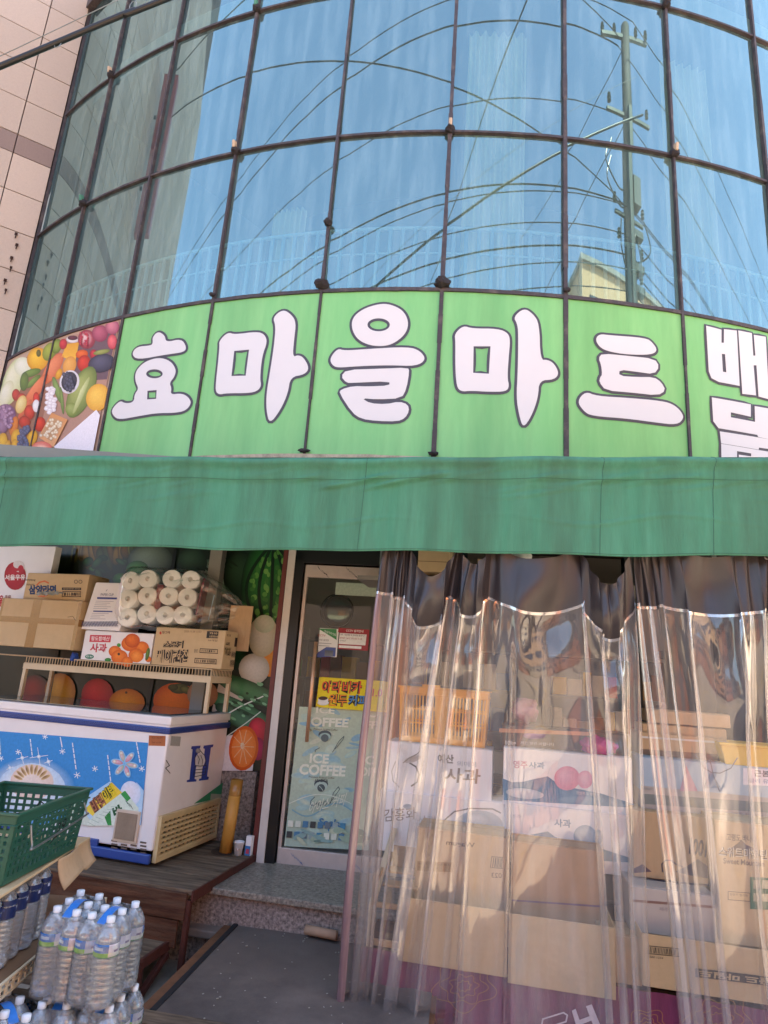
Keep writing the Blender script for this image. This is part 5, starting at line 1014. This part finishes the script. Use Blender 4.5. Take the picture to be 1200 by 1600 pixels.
for i in range(6): b = MB(); b.box((0, 0, .03), (.2, .1, .058)); b.build('brick', bk_m, None, (SX-.12+random.uniform(-.03, .03), 3.15+.22*(i % 3), GZ+.06*(i//3)+.14), R_(80+random.uniform(-8, 8)), bevel=.004, label='reddish paving bricks heaped below the metal shelf', cat='brick', group='bricks below the metal shelf')
b = MB(); b.box((0, 0, .07), (.3, .8, .139)); b.build('concrete_block', conc, None, (SX-.12, 3.4, GZ), label='grey concrete block carrying the bricks under the shelf', cat='block')
e = empty('dark_label_pack', (SX-.06, 2.9, .366), label='pack of water bottles with navy labels on the metal shelf under the card', cat='bottle pack')
for j in range(5):
    for i in range(3): place_bottle(B1, e, (-.06-.102*i+.006*(j % 2), -.02+.102*j, .0), random.uniform(-.3, .3)+1)
b = MB(); b.box((-.3, .35, .33), (.62, .95, .012)); 
cs = empty('card_sheet', (SX-.06, 2.9, .35), R_(3), label='torn corrugated card sheet between the green basket and the bottles', cat='card'); bpy.context.view_layer.update()
b.build('card_top', kraft2, cs, bevel=.003)
b = MB(); b.grid(lambda u, v: Vector((.012+.05*v*v+.012*math.sin(u*6), .42+.40*u, .333-.13*v*(1-.25*abs(math.sin(u*4))))), 12, 8); b.build('hanging_flap', kraft, cs, smooth=True, solid=.005)
b = MB(); b.box((-.15, .62, .338), (.3, .07, .003)); b.build('green_print', mat('green_ink', '3c8c50', .6), cs)
def lattice(b, q00, q10, q11, q01, nx, nz, bar, th, top=.15, bot=.1, hb=None):
    q = [Vector(x) for x in (q00, q10, q11, q01)]
    def P(u, v): return (q[0]*(1-u)+q[1]*u)*(1-v)+(q[3]*(1-u)+q[2]*u)*v
    n = (q[1]-q[0]).cross(q[3]-q[0]).normalized()*th/2
    def quad(u0, u1, v0, v1, k=1.0):
        c = [P(u0, v0), P(u1, v0), P(u1, v1), P(u0, v1)]; vs = [x-n*k for x in c]+[x+n*k for x in c]
        b.add(vs, [(3, 2, 1, 0), (4, 5, 6, 7), (0, 1, 5, 4), (1, 2, 6, 5), (2, 3, 7, 6), (3, 0, 4, 7)])
    quad(0, 1, 1-top, 1, 1.02); quad(0, 1, 0, bot, 1.02); W = (q[1]-q[0]).length; H = (q[3]-q[0]).length; hb = hb or bar
    for i in range(nx+1): u = i/nx; w_ = bar/W/2*(3 if i in (0, nx) else 1); quad(max(0, u-w_), min(1, u+w_), bot, 1-top)
    for j in range(1, nz): v = bot+(1-top-bot)*j/nz; quad(0, 1, v-hb/H/2, v+hb/H/2, .9)
def basket(name, label, cat, loc, rz, L, W, H, tp_, m, nx, ny, nz, bar=.007, handle=None, group=None):
    e = empty(name, loc, rz, label=label, cat=cat, group=group); b = MB(); l, w_ = L/2, W/2; li, wi = l-tp_, w_-tp_
    T = [Vector((x, y, H)) for x, y in ((-l, -w_), (l, -w_), (l, w_), (-l, w_))]; Bt = [Vector((x, y, 0)) for x, y in ((-li, -wi), (li, -wi), (li, wi), (-li, wi))]
    for i in range(4): j = (i+1) % 4; lattice(b, Bt[i], Bt[j], T[j], T[i], nx if i % 2 == 0 else ny, nz, bar, .005)
    b.box((0, 0, .004), (li*2, wi*2, .008)); b.build('basket_wall', m, e)
    r = MB(); o = .012
    for i in range(4):
        j = (i+1) % 4; a, c = T[i], T[j]; d = (c-a).normalized()*o
        r.beam(a-d+Vector((0, 0, -.004)), c+d+Vector((0, 0, -.004)), .02, .012); r.beam(a-d*.6+Vector((0, 0, -.045)), c+d*.6+Vector((0, 0, -.045)), .010, .006)
    r.build('rim', m, e, bevel=.003); return e
gb_m = mat('green_plastic', '235a48', .4, .15, 8, coat=.1)
gbk = basket('green_basket', 'dark green plastic basket with wire handle standing on the card sheet', 'basket', (SX-.275, 3.18, .694), R_(88), .64, .44, .272, .022, gb_m, 17, 11, 7, .012)
b = MB(); hy = -.238; b.tube(sm([Vector((-.235, hy, .215)), Vector((-.235, hy-.02, .14)), Vector((-.22, hy-.03, .13)), Vector((.22, hy-.02, .165)), Vector((.235, hy-.02, .175)), Vector((.235, hy, .22))], 6), .0045, 8); b.build('wire_handle', steel, gbk, smooth=True)
pi = [Ll([(-.6+.0, 0), (0, 0)], .001, '2c6c58')]
prints(gbk, 'marker_number', [Tt('2', .2, .0, .42, .8, '101414', 0, .1), Tt('9', .52, .1, .78, .9, '101414', 0, .1), Ll([(0, -.2), (.3, .05)], .006, '101414')], (-.02, -.222, .11), (1, 0, 0), (0, -.08, .997), .13, .08, lift=.006)
prints(gbk, 'marker_scribble', [Ll([(0, 0), (.2, .3), (.35, .8), (.25, .95), (.15, .7), (.35, .6)], .006, '101414'), Ll([(.45, .2), (.55, .9)], .006, '101414'), Ll([(.4, .5), (.7, .6)], .006, '101414'), Ll([(.65, .9), (1, .8), (.75, .1)], .006, '101414')], (.26, .02, .14), (0, -1, 0), (-.19, 0, .98), .16, .075, lift=.004)
# ================================================================ stall behind the curtain
CW = -12; SY0 = 3.92
a = pl(566, 1478, SY0, CW); c_ = pl(1420, 1640, SY0, CW); zt = a.z
stl = empty('display_stand', ((a.x+c_.x)/2, (a.y+c_.y)/2, GZ), R_(CW), label='low display stand wrapped in magenta cloth with golden flower outlines', cat='stand'); bpy.context.view_layer.update()
Wd = math.hypot(c_.x-a.x, c_.y-a.y); b = MB(); b.box((0, .5, (zt-GZ)/2), (Wd, 1.0, zt-GZ)); b.build('stand_core', dkw, stl)
mag = mat('magenta_cloth', '8c3c68', .55, .25, 3, .3, 30, col2='6c2c50', stretch=(6, 6, 1)); b = MB()
b.grid(lambda u, v: Vector((-Wd/2-.004+(Wd+.008)*u, -.012-.006*math.sin(u*90+v*2)-.004*math.sin(u*37), GZ*0+.01+(zt-GZ-.008)*v)), 240, 8)
b.build('cloth_skirt', mag, stl, smooth=True)
gd = []
def curve(cx, cy_, r, n=5, k=.25, ph=0): return [(cx+r*(1+k*math.sin(n*t+ph))*math.cos(t), cy_+r*.8*(1+k*math.sin(n*t+ph))*math.sin(t)) for t in [i*2*math.pi/48 for i in range(49)]]
for cx, cy_, R0 in ((725, 1540, 46), (640, 1625, 52), (1120, 1590, 50), (860, 1650, 50), (1010, 1600, 30)):
    for q, s in enumerate((1, .72, .45, .22)): gd.append(Ll(curve(cx, cy_, R0*s, 5+q, .16, q), .9, 'b88450'))
gd += [Ll([(848, 1590), (880, 1580), (886, 1584), (884, 1594), (852, 1604), (846, 1600), (848, 1590)], 2.4, 'e4d4e0'), Pp([(893, 1577), (899, 1574), (915, 1620), (906, 1622)], 'e4d4e0'), Pp([(915, 1570), (924, 1567), (945, 1618), (934, 1620)], 'e4d4e0'), Pp([(903, 1592), (922, 1585), (924, 1592), (906, 1599)], 'e4d4e0'), Pp([(806, 1600), (812, 1598), (816, 1620), (808, 1620)], 'e4d4e0')]
pxprint(stl, 'flower_print', gd, SY0-.02, CW, lift=.004)
def carton(name, label, A_, B_, top, Y0, depth, m, items=None, group=None, lid=True, cat='box', lift=.0015):
    e = box_px(name, label, cat, A_, B_, top, Y0, CW, depth, m, group, None, 0, lid)
    if items: pxprint(e, 'print', items, Y0, CW, lift=lift)
    return e
def opencarton(label, A_, B_, top, Y0, depth, m, items=None, split=None):
    a = pl(*A_, Y0, CW); c = pl(*B_, Y0, CW); z = (a.z+c.z)/2; t = pl((A_[0]+B_[0])/2, top, Y0, CW).z; w_ = math.hypot(c.x-a.x, c.y-a.y); ctr = (a+c)/2; h = t-z
    e = empty('open_carton', (ctr.x, ctr.y, z), R_(CW), label=label, cat='box'); bpy.context.view_layer.update(); th = .006
    b = MB()
    if split:
        s = split; b.box((-w_/2+w_*s/2-.002, 0, h/2), (w_*s-.004, th, h)); b.box((w_*s/2, -.006, h/2-.012), (w_*(1-s), th, h+.015))
    else: b.box((0, 0, h/2), (w_, th, h))
    b.box((0, depth, h/2), (w_, th, h)); b.box((-w_/2, depth/2, h/2), (th, depth-th-.001, h)); b.box((w_/2, depth/2, h/2), (th, depth-th-.001, h)); b.box((0, depth/2, .004), (w_-.02, depth-.02, th)); b.build('carton', m, e, bevel=.002)
    if items: pxprint(e, 'print', items, Y0-.004, CW, lift=.003)
    return e
opencarton('wide torn open carton lying over the magenta stand at its left end', (622, 1502), (962, 1553), 1424, SY0-.03, .32, kraft2, split=.52)
bc = []
opencarton('wide open coffee carton with barcode and black banner printed upside down', (1005, 1533), (1290, 1592), 1478, SY0-.04, .32, kraft2,
 pbar(1013, 1477, 1061, 1490, sl=.1)+[PR(1086, 1512, 1300, 1526, '342c2a', None, .12, 0), ('Q', '모카골드 마일드', [(1250, 1534), (1092, 1515), (1091, 1525), (1250, 1545)], 'cdb48c', .03), Q('880 1234', 1015, 1493, 1036, 1496, '4c3c28', 0, .1)])
carton('small_carton', 'narrow grey brown carton squeezed between the two wide open cartons', (938, 1548), (1004, 1556), 1462, SY0+.04, .22, kraft)
carton('gum_carton', 'brown carton with upside down brown lettering behind the torn open carton', (645, 1428), (795, 1440), 1300, 4.12, .3, kraft, [('Q', 'Wagum', [(742, 1327), (697, 1322), (697, 1312), (742, 1317)], '5c3c24', .02), PR(652, 1345, 708, 1360, 'a07c50', None, .05, 0), Q('보관방법 안내 표시', 654, 1347, 704, 1351, '5c3c24', 0, .05, 0), Q('직사광선 주의', 654, 1353, 690, 1357, '5c3c24', 0, .05, 0)]+pbar(768, 1338, 786, 1356)+[('Q', '023', [(784, 1372), (768, 1371), (768, 1363), (784, 1364)], '5c3c24', .01)])
carton('plain_carton', 'plain orange brown carton between the upside down printed carton and the white apple box', (797, 1432), (945, 1448), 1322, 4.14, .3, mat('orange_card', 'bc9064', .8, .1, 10, dirt=.2), [PR(800, 1405, 940, 1408, '7c5468', None, .07, 0)])
# left small wooden rack and cream bracket
wr_ = empty('wooden_crate', tuple(pl(585, 1478, SY0+.02, CW)), R_(CW), label='small pale wooden crate frame at the left end of the stall', cat='crate'); bpy.context.view_layer.update()
ply = mat('pale_ply', 'c8a47c', .7, .2, 6, .2, dirt=.2, stretch=(1, 1, 5)); b = MB()
b.box((-.02, 0, .17), (.022, .03, .36)); b.box((-.02, .3, .32), (.022, .6, .03)); b.box((.10, .0, .02), (.22, .02, .03)); b.box((.10, .0, .2), (.22, .02, .025)); b.box((.1, .3, .3), (.2, .1, .012)); b.box((.1, .18, .26), (.2, .1, .012)); b.box((.11, .45, .34), (.22, .02, .12)); b.build('crate_frame', ply, wr_, bevel=.003)
b = MB(); b.beam((-.025, -.012, -.02), (-.025, -.012, .2), .035, .008); b.beam((-.025, -.012, .2), (-.0, .5, .52), .035, .01); b.build('cream_bracket', rp, wr_)
# row B right
carton('white_tray', 'flat white carton tray stack right of the white apple boxes', (985, 1458), (1120, 1472), 1392, 4.06, .3, mat('grey_white_card', 'c8beb8', .7, .06, 10), [PR(988, 1405, 1118, 1409, '8c6c64', None, .08, 0), Q('제주 감귤 상자', 1030, 1417, 1080, 1423, '9c8c94', 0, .08, 0)])
carton('mountain_carton', 'brown banana carton with mountain picture and handwritten number', (990, 1372), (1124, 1384), 1272, 4.22, .3, kraft, [Pp([(990, 1357), (1004, 1350), (1018, 1362), (990, 1364)], '5c4c58'), Pp([(1055, 1362), (1075, 1352), (1090, 1342), (1104, 1352), (1126, 1366), (1126, 1376), (1080, 1368)], '4c4450'), Ll([(1035, 1362), (1034, 1350), (1040, 1344), (1048, 1344), (1056, 1350), (1066, 1354)], 2, '4c4450'), ('Q', '1001', [(1076, 1334), (1103, 1340), (1106, 1314), (1078, 1308)], '3c3444', .03), PR(990, 1372, 1124, 1375, '4c4450', None, .08, 0)])
carton('banana_carton', 'tan banana carton with mountain logo and Korean lettering at the right edge', (1127, 1476), (1330, 1500), 1292, 4.04, .34, kraft2, [Pp([(1140, 1327), (1152, 1318), (1158, 1312), (1166, 1320), (1176, 1324), (1185, 1330)], '5c4c4c'), Q('고랭도 바나나', 1135, 1302, 1182, 1313, '5c4c40', .01, .08, 0), Q('스위트마운틴', 1123, 1322, 1198, 1338, '3c2c28', .06, .08, 0), Q('스위트마운틴', 1123, 1322, 1198, 1338, 'e8dcc8', .0, .08, 0), Q('Sweet Mountain', 1130, 1340, 1194, 1349, '6c5448', .02, .08, 0), PR(1137, 1392, 1172, 1406, '5c4c40', None, .08, 0), PR(1138, 1393, 1171, 1405, 'cdaf82', None, .08, 0), Q('원산지 필리핀', 1140, 1395, 1168, 1399, '5c4c40', 0, .08, 0), PR(1172, 1370, 1206, 1420, '3c6c4c', None, .05, 0), PR(1177, 1375, 1186, 1388, 'c8c0a0', None, .05, 0), PR(1190, 1375, 1200, 1388, 'c8c0a0', None, .05, 0), PR(1177, 1395, 1186, 1408, 'c8c0a0', None, .05, 0), PR(1190, 1396, 1200, 1408, 'c8c0a0', None, .05, 0)])
# row C apple boxes
def hills(pts, c): return Pp(pts, c)
carton('apple_box', 'white apple carton with grey brushed apple drawing, upper one on the left stack', (600, 1240), (768, 1250), 1165, 4.42, .3, wcard, [Ll([(640, 1192), (650, 1198), (655, 1210), (652, 1222), (643, 1228)], 2.4, '54504c'), Ll([(618, 1190), (612, 1205), (614, 1220), (624, 1230)], 1.4, 'b8b4b0'), Ee(645, 1186, 14, 5, 'a89c94', 'c8c0bc', -.3), Ll([(630, 1192), (640, 1184), (652, 1178), (656, 1174)], 1.4, '6c6460'), Q('예산', 684, 1178, 709, 1192, '4c4440', .03, .05, 0), Q('의미미', 714, 1189, 744, 1197, 'a0a8b8', .01, .05, 0), Q('사과', 696, 1199, 752, 1222, '8c8078', .02, .05, -.1)])
carton('apple_box', 'white apple carton with calligraphy and blue grey apple drawing, lower one on the left stack', (588, 1335), (790, 1347), 1244, 4.40, .3, wcard, [Q('감홍화', 600, 1264, 650, 1284, '7c6c64', .0, -.08, 0), Ee(637, 1260, 7, 4, '5c7ca0', '8ca0b8'), Q('사과', 652, 1274, 682, 1286, 'c4b4b4', -.0, .02, 0), Ll([(690, 1296), (696, 1280), (710, 1268), (735, 1263), (770, 1264), (782, 1270)], 2.2, '7c7c84'), Ee(748, 1290, 38, 24, '8ca8c0', 'b8c4d0'), Ee(745, 1282, 20, 12, 'dce4ec', '9cb0c4')])
mt_c = '6c98b8'
def yj(dy, txt, items2, label):
    return [Pp([(785, 1216+dy), (800, 1222+dy), (815, 1222+dy), (840, 1216+dy), (856, 1213+dy), (868, 1222+dy), (900, 1232+dy), (940, 1240+dy), (990, 1256+dy), (990, 1262+dy), (787, 1250+dy)], mt_c, '4c7ca4'), Ee(820, 1240+dy, 30, 8, 'e4e4ec', 'b8c8d8', .1), Ee(900, 1250+dy, 30, 6, '84a8c4', '6c98b8')]+items2
carton('apple_box', 'white apple carton with pink apples and blue mountains, upper one of the middle stack', (785, 1262), (990, 1276), 1176, 4.36, .3, wcard, yj(0, '', [Q('영주', 802, 1188, 824, 1200, 'd08ca8', .02, .05, 0), Q('사과', 826, 1190, 851, 1200, '7098b8', .02, .05, 0), Ee(886, 1216, 20, 19, 'f4b4c8', 'e890a8'), Ee(914, 1218, 12, 14, 'f4c0d0', 'e8a0b8'), Q('경상북도 영주시', 900, 1236, 936, 1241, 'dce4ec', 0, .08, 0)], ''))
carton('apple_box', 'white apple carton with pale apple and blue mountains, lower one of the middle stack', (787, 1352), (992, 1366), 1263, 4.34, .3, wcard, yj(86, '', [Q('사과', 866, 1279, 892, 1292, '5c84ac', .02, .05, 0), Q('영주', 798, 1272, 815, 1278, 'b8c4d0', 0, .05, 0), Ee(914, 1306, 18, 17, 'c4d0dc', 'a0b4c8'), Ee(934, 1308, 8, 12, 'b8c8d8', '94acc4')], ''))
lb = mat('pale_blue_card', 'a8bcd0', .5, .06, 10)
carton('blue_tray', 'pale blue carton with a white Korean label at the right of the upper row', (1000, 1236), (1300, 1262), 1195, 4.30, .3, lb, [Pp([(1062, 1236), (1072, 1196), (1090, 1236)], 'c89cac'), Pp([(1098, 1232), (1110, 1205), (1126, 1230)], '6c88a8'), PR(1161, 1200, 1240, 1226, 'e4e0ec', None, .05, 0), Q('근봄농', 1178, 1203, 1215, 1213, '3c4458', .02, .05, 0), Q('물리 유통', 1170, 1216, 1210, 1223, '6c7cb0', .01, .05, 0), Ll([(1086, 1178), (1100, 1200), (1112, 1207), (1125, 1208), (1142, 1200), (1152, 1184)], 1.6, '6c7484'), Ll([(1109, 1186), (1114, 1210), (1124, 1236)], 1.6, '6c7484')])
carton('grey_carton', 'grey and white carton under the pale blue carton', (1002, 1282), (1300, 1308), 1240, 4.30, .3, mat('grey_card', 'b8b0ac', .7, .08, 10), [PR(1004, 1240, 1290, 1256, '7c8484', None, .07, 0), Q('제주 한라봉', 1146, 1268, 1186, 1278, 'a08c84', 0, .08, 0)])
# row D
dk_b = mat('black_card', '28262a', .4, .1, 10)
carton('black_fruit_box', 'black fruit carton marked 10kg on top of the middle apple boxes', (783, 1176), (984, 1190), 1140, 4.45, .28, dk_b, [Q('10kg', 790, 1157, 806, 1166, 'e8e4e4', .02, .04, 0), Q('저온 보관 바랍니다', 813, 1158, 866, 1163, 'c0bcc0', 0, .05, 0), Q('취급주의 과일상자', 813, 1167, 862, 1171, 'c0bcc0', 0, .05, 0), Ee(835, 1149, 18, 6, 'b080a8', '6c4468'), PR(780, 1138, 930, 1144, 'c88c68', None, .04, 0)])
def lump(name, label, cat, px, py, Y0, sx, sy, sz, m, seed=1, amp=.2):
    rn = random.Random(seed); bm = bmesh.new(); bmesh.ops.create_icosphere(bm, subdivisions=3, radius=1); b = MB(); ph = [rn.uniform(0, 6) for _ in range(6)]
    b.add([Vector((v.co.x*sx, v.co.y*sy, v.co.z*sz))*(1+amp*math.sin(v.co.x*5+ph[0])*math.sin(v.co.y*6+ph[1])+amp*.6*math.sin(v.co.z*9+ph[2]+v.co.x*7)) for v in bm.verts], [tuple(v.index for v in f.verts) for f in bm.faces]); bm.free()
    return b.build(name, m, None, tuple(pl(px, py, Y0, CW)), R_(CW), smooth=True, label=label, cat=cat)
lump('magenta_bag', 'shiny magenta plastic bag lying on the black fruit carton', 'bag', 935, 1165, 4.42, .10, .06, .055, mat('magenta_film', 'c01c84', .25, .2, 9, coat=.3), 2)
lump('pink_bag', 'pale pink bag of fruit standing behind the black fruit carton', 'bag', 820, 1110, 4.75, .09, .07, .08, mat('pink_film', 'c88ca0', .3, .2, 9), 3)
yc = mat('orange_crate_plastic', 'eda22c', .45, .1, 8)
ya = pl(624, 1160, 4.50, CW); yb = pl(757, 1166, 4.50, CW); yh = pl(690, 1076, 4.5, CW).z-(ya.z+yb.z)/2; yw = math.hypot(yb.x-ya.x, yb.y-ya.y)
ybk = basket('orange_crate', 'bright orange yellow perforated crate on top of the left apple boxes', 'crate', tuple((ya+yb)/2+Vector((math.sin(R_(12)), math.cos(R_(12)), 0))*.17), R_(CW), yw+.03, .36, yh, .015, yc, 26, 16, 3, .009)
b = MB(); b.box((0, -.17, yh/2), (.1, .014, yh*.8)); b.box((-yw*.15, -.175, yh+.01), (.12, .02, .02)); b.build('front_plate', yc, ybk, bevel=.004)
for ch in list(ybk.children): pass
ytray = mat('yellow_plastic', 'e0bc50', .45, .08, 8)
a = pl(1150, 1200, 4.28, CW); tr_ = empty('yellow_tray', tuple(a+Vector((.2, .12, 0))), R_(CW), label='yellow plastic basin on the pale blue carton at the right edge', cat='basin')
b = MB()
lat = lambda s, z: [(-.24*s, -.14*s, z), (.24*s, -.14*s, z), (.24*s, .14*s, z), (-.24*s, .14*s, z)]
b.add(lat(.88, 0)+lat(1, .13)+lat(.97, .13)+lat(.86, .01), [(3, 2, 1, 0)]+[(i, (i+1) % 4, 4+(i+1) % 4, 4+i) for i in range(4)]+[(4+i, 4+(i+1) % 4, 8+(i+1) % 4, 8+i) for i in range(4)]+[(8+i, 8+(i+1) % 4, 12+(i+1) % 4, 12+i) for i in range(4)]+[(12, 13, 14, 15)]); b.build('basin_wall', ytray, tr_, bevel=.004)
b = MB(); b.box((0, -.145, .125), (.5, .02, .016)); b.box((0, .145, .125), (.5, .02, .016)); b.build('rim', ytray, tr_, bevel=.004)
carton('flat_box', 'long flat cardboard box lying highest on the right stack', (1018, 1129), (1142, 1139), 1113, 4.44, .3, mat('tan_card', 'c8a888', .8, .08, 10))
carton('flat_box', 'grey brown flat box with white rim under the long flat cardboard box', (1000, 1184), (1138, 1196), 1149, 4.42, .3, kraft, [PR(1003, 1150, 1138, 1153, 'dcd4d0', None, .07, 0), PR(1000, 1170, 1138, 1180, '7c6858', None, .07, 0)])
carton('flat_box', 'brown flat box between the two other flat boxes', (1004, 1148), (1136, 1158), 1135, 4.46, .28, kraft)
# things high up behind the curtain
carton('hung_carton', 'brown carton stored high under the awning left of the curtain gap', (652, 893), (702, 895), 850, 4.6, .3, kraft2, [PR(652, 876, 700, 877, '8c6c50', None, .04, 0)])
carton('hung_carton', 'brown carton stored high under the awning beside the white sack', (745, 905), (833, 908), 874, 4.7, .3, kraft)
lump('white_sack', 'round white plastic sack stored high behind the curtain', 'sack', 812, 872, 4.5, .085, .08, .06, mat('sack_white', 'e0e0d8', .35), 5, .06)
hp = empty('storage_plank', tuple(pl(800, 905, 4.8, CW)), R_(CW), label='grey storage plank under the awning carrying the high cartons', cat='shelf'); b = MB(); b.box((.2, .0, -.06), (2.6, .4, .03)); b.build('board', body, hp)
b = MB(); b.box((-1.0, .15, .2), (.03, .03, .5)); b.box((1.4, .15, .2), (.03, .03, .5)); b.build('bracket', steel, hp)
lump('dark_sack', 'dark brown cloth hanging behind the left curtain folds', 'cloth', 655, 1005, 4.5, .07, .05, .26, mat('brown_cloth', '4c3c38', .8, .3, 9), 8, .12)
ut = MB(); ut.lathe([(.02, 0), (.035, .01), (.04, .15), (.045, .3), (.03, .31)], (0, 0, 0), 14); ut.build('umbrella_bundle', mat('teal_metal', '3c5c5c', .3, .2, 20, metal=.5), None, tuple(pl(975, 1110, 4.6, CW)), smooth=True, label='teal metal canister behind the gap of the two curtains', cat='canister')
# ================================================================ clear plastic curtains
pvc = sheer('clear_pvc', (.97, .96, .95), .02, .045, .095, 1.45, fmul=1.35, fmax=.38, bump=.22, bscale=4.5, milkycol=(.80, .79, .81), stretch=(3, 3, .35), streak=.14)
vin = mat('black_vinyl', '3a3436', .38, .15, 4, spec=.6); tape = sheer('edge_tape', (.5, .36, .38), .04, .2, .6, 1.5, fmax=.3, milkycol=(.33, .22, .24), stretch=(20, 20, 1), streak=.2)
clr = sheer('weld_edge', (.85, .83, .85), .12, .08, .22, 1.5, fmul=1.5, fmax=.5); CY0 = 3.70; ZR = 2.38; ZB = -.26; BAND = .31
def cpx(px, z):            # X on the curtain plane for a photo column at height z
    lo, hi = -3.0, 5.0
    for _ in range(40):
        X = (lo+hi)/2; Y = CY0+math.tan(R_(CW))*X; d = Vector((X, Y, z-CAMZ)); f = d.dot(F_); q = 600+FPX*d.dot(RI)/f
        if q < px: lo = X
        else: hi = X
    return X
def curtain(name, label, hooks, sags, bots, usplit, seed, folds):
    """hooks: photo columns of the eyelets; bots: photo columns at the foot of the same strips; usplit: share of cloth at each hook"""
    rn = random.Random(seed); Xt = [cpx(h, ZR) for h in hooks]; Xb = [cpx(h, .05) for h in bots]
    org = Vector((Xt[0], CY0+math.tan(R_(CW))*Xt[0], ZR)); e = empty(name, tuple(org), 0, label=label, cat='curtain')
    nrm = Vector((math.sin(R_(CW)), -math.cos(R_(CW)), 0)); ph = [rn.uniform(0, 6.28) for _ in range(9)]
    def seg(u):
        for i in range(len(usplit)-1):
            if u <= usplit[i+1]+1e-9: return i, (u-usplit[i])/(usplit[i+1]-usplit[i])
        return len(usplit)-2, 1
    dens = [1/(.35+3*(abs(Xt[i+1]-Xt[i])+abs(Xb[i+1]-Xb[i]))/2/max(.02, usplit[i+1]-usplit[i])*.3) for i in range(len(usplit)-1)]
    def dn(u): i, s = seg(u); return dens[i]*(1-.75*math.sin(math.pi*s)**2 if usplit[i+1]-usplit[i] > .2 else 1)
    acc = [0]
    for k in range(400): acc.append(acc[-1]+dn((k+.5)/400))
    acc = [q/acc[-1]*2*math.pi*folds for q in acc]
    def phase(u): q = max(0, min(1, u))*400; k = min(399, int(q)); return acc[k]+(acc[k+1]-acc[k])*(q-k)+ph[0]
    def wide(u): return .45+.75*abs(math.sin(u*8+ph[7]))
    def S_(u, v):      # v 0 top .. 1 bottom
        i, s = seg(u); ss = s
        xt = Xt[i]+(Xt[i+1]-Xt[i])*ss; xb = Xb[i]+(Xb[i+1]-Xb[i])*s
        sag = sags[i]*4*s*(1-s)
        fall = v; x = xt+(xb-xt)*(fall**.9)
        zt_ = ZR-sag; z = zt_+(ZB-zt_)*v
        hk = min(s, 1-s)                         # nearness to an eyelet
        top = math.exp(-v*7); f = folds
        A1 = .045*wide(u); grow = 1-math.exp(-v*6); th = phase(u)
        d = A1*grow*math.sin(th)+A1*.35*grow*math.sin(2.1*th+ph[2]+v*.6)+.012*math.exp(-v*6)*math.sin(th*2+ph[3])
        x += .036*wide(u)*grow*math.cos(th)+.006*math.cos(2.1*th+ph[2]+v)
        d += sags[i]*.55*math.sin(math.pi*s)*top*1.3 + sags[i]*.22*math.sin(math.pi*s)**2*math.sin(16*(v*2.6)+ph[4]+3*s)*math.exp(-v*3.5)
        d += .022*math.sin(v*8+u*9+ph[5])*(1-top)+.05*math.sin(math.pi*s)*math.exp(-((v-.2-.06*math.sin(u*20))/.10)**2)*(1 if usplit[i+1]-usplit[i] > .2 else .3)+.005*math.sin(v*23+u*31+ph[6])
        X = x; P = Vector((X, CY0+math.tan(R_(CW))*X, z))+nrm*(d+.0)
        return P-org
    nu = 520; H = ZR-ZB; vb = BAND/H
    tape_u = .03 if seed == 1 else .008; tape_r = .007
    b = MB(); b.grid(lambda u, v: S_(tape_u+(1-tape_u-tape_r)*u, vb+(1-vb)*v), nu, 130); b.build('clear_sheet', pvc, e, smooth=True)
    b = MB(); b.grid(lambda u, v: S_(u, vb*v+.0005), nu, 24); b.build('vinyl_band', vin, e, smooth=True)
    for a0, a1 in ((0, tape_u), (1-tape_r, 1)): b = MB(); b.grid(lambda u, v: S_(a0+(a1-a0)*u, vb+(1-vb)*v), 12, 160); b.build('edge_tape', tape if a1 == .03 else clr, e, smooth=True)
    b = MB(); b.grid(lambda u, v: S_(u, vb-.003+.006*v)+nrm*.002, nu, 2); b.build('weld_seam', sheer('weld_film', (.8, .8, .85), .2, .1, .35, 1.5, fmul=2), e, smooth=True)
    for i, us in enumerate(usplit):
        p = S_(min(.999, max(.001, us)), .012); b = MB(); b.tube([p+nrm*.004+Vector((.013*math.cos(t), 0, .013*math.sin(t)-.005)) for t in [k*math.pi/6 for k in range(12)]], .004, 6, closed=True); b.build('eyelet', steel, e, smooth=True)
        b = MB(); b.tube([p+Vector((0, .01, 0)), p+Vector((.005, .0, .03)), p+Vector((0, .03, .06))], .003, 6); b.build('hook', steel, e)
    return e
curtain('plastic_curtain', 'clear plastic curtain with black top band and pinkish edge tape beside the shop door', [597, 622, 642, 718, 768, 905, 985], [.0, .03, .22, .13, .09, .23], [530, 548, 568, 610, 735, 965, 1012], [0, .07, .17, .38, .55, .82, 1], 1, 12)
curtain('plastic_curtain', 'second clear plastic curtain with black top band at the right edge', [985, 1020, 1195, 1330], [.02, .05, .05], [1088, 1120, 1240, 1360], [0, .14, .62, 1], 4, 8)
cr_ = MB(); a = Vector((cpx(560, ZR), 0, 0)); a.y = CY0+math.tan(R_(CW))*a.x; c = Vector((cpx(1500, ZR), 0, 0)); c.y = CY0+math.tan(R_(CW))*c.x
cr_.tube([Vector((0, .03, 0)), (c-a)+Vector((0, .03, 0))], .014, 10); cr_.build('curtain_rail', steel, None, (a.x, a.y, ZR+.05), smooth=True, label='steel pipe rail behind the awning from which both plastic curtains hang', cat='rail')
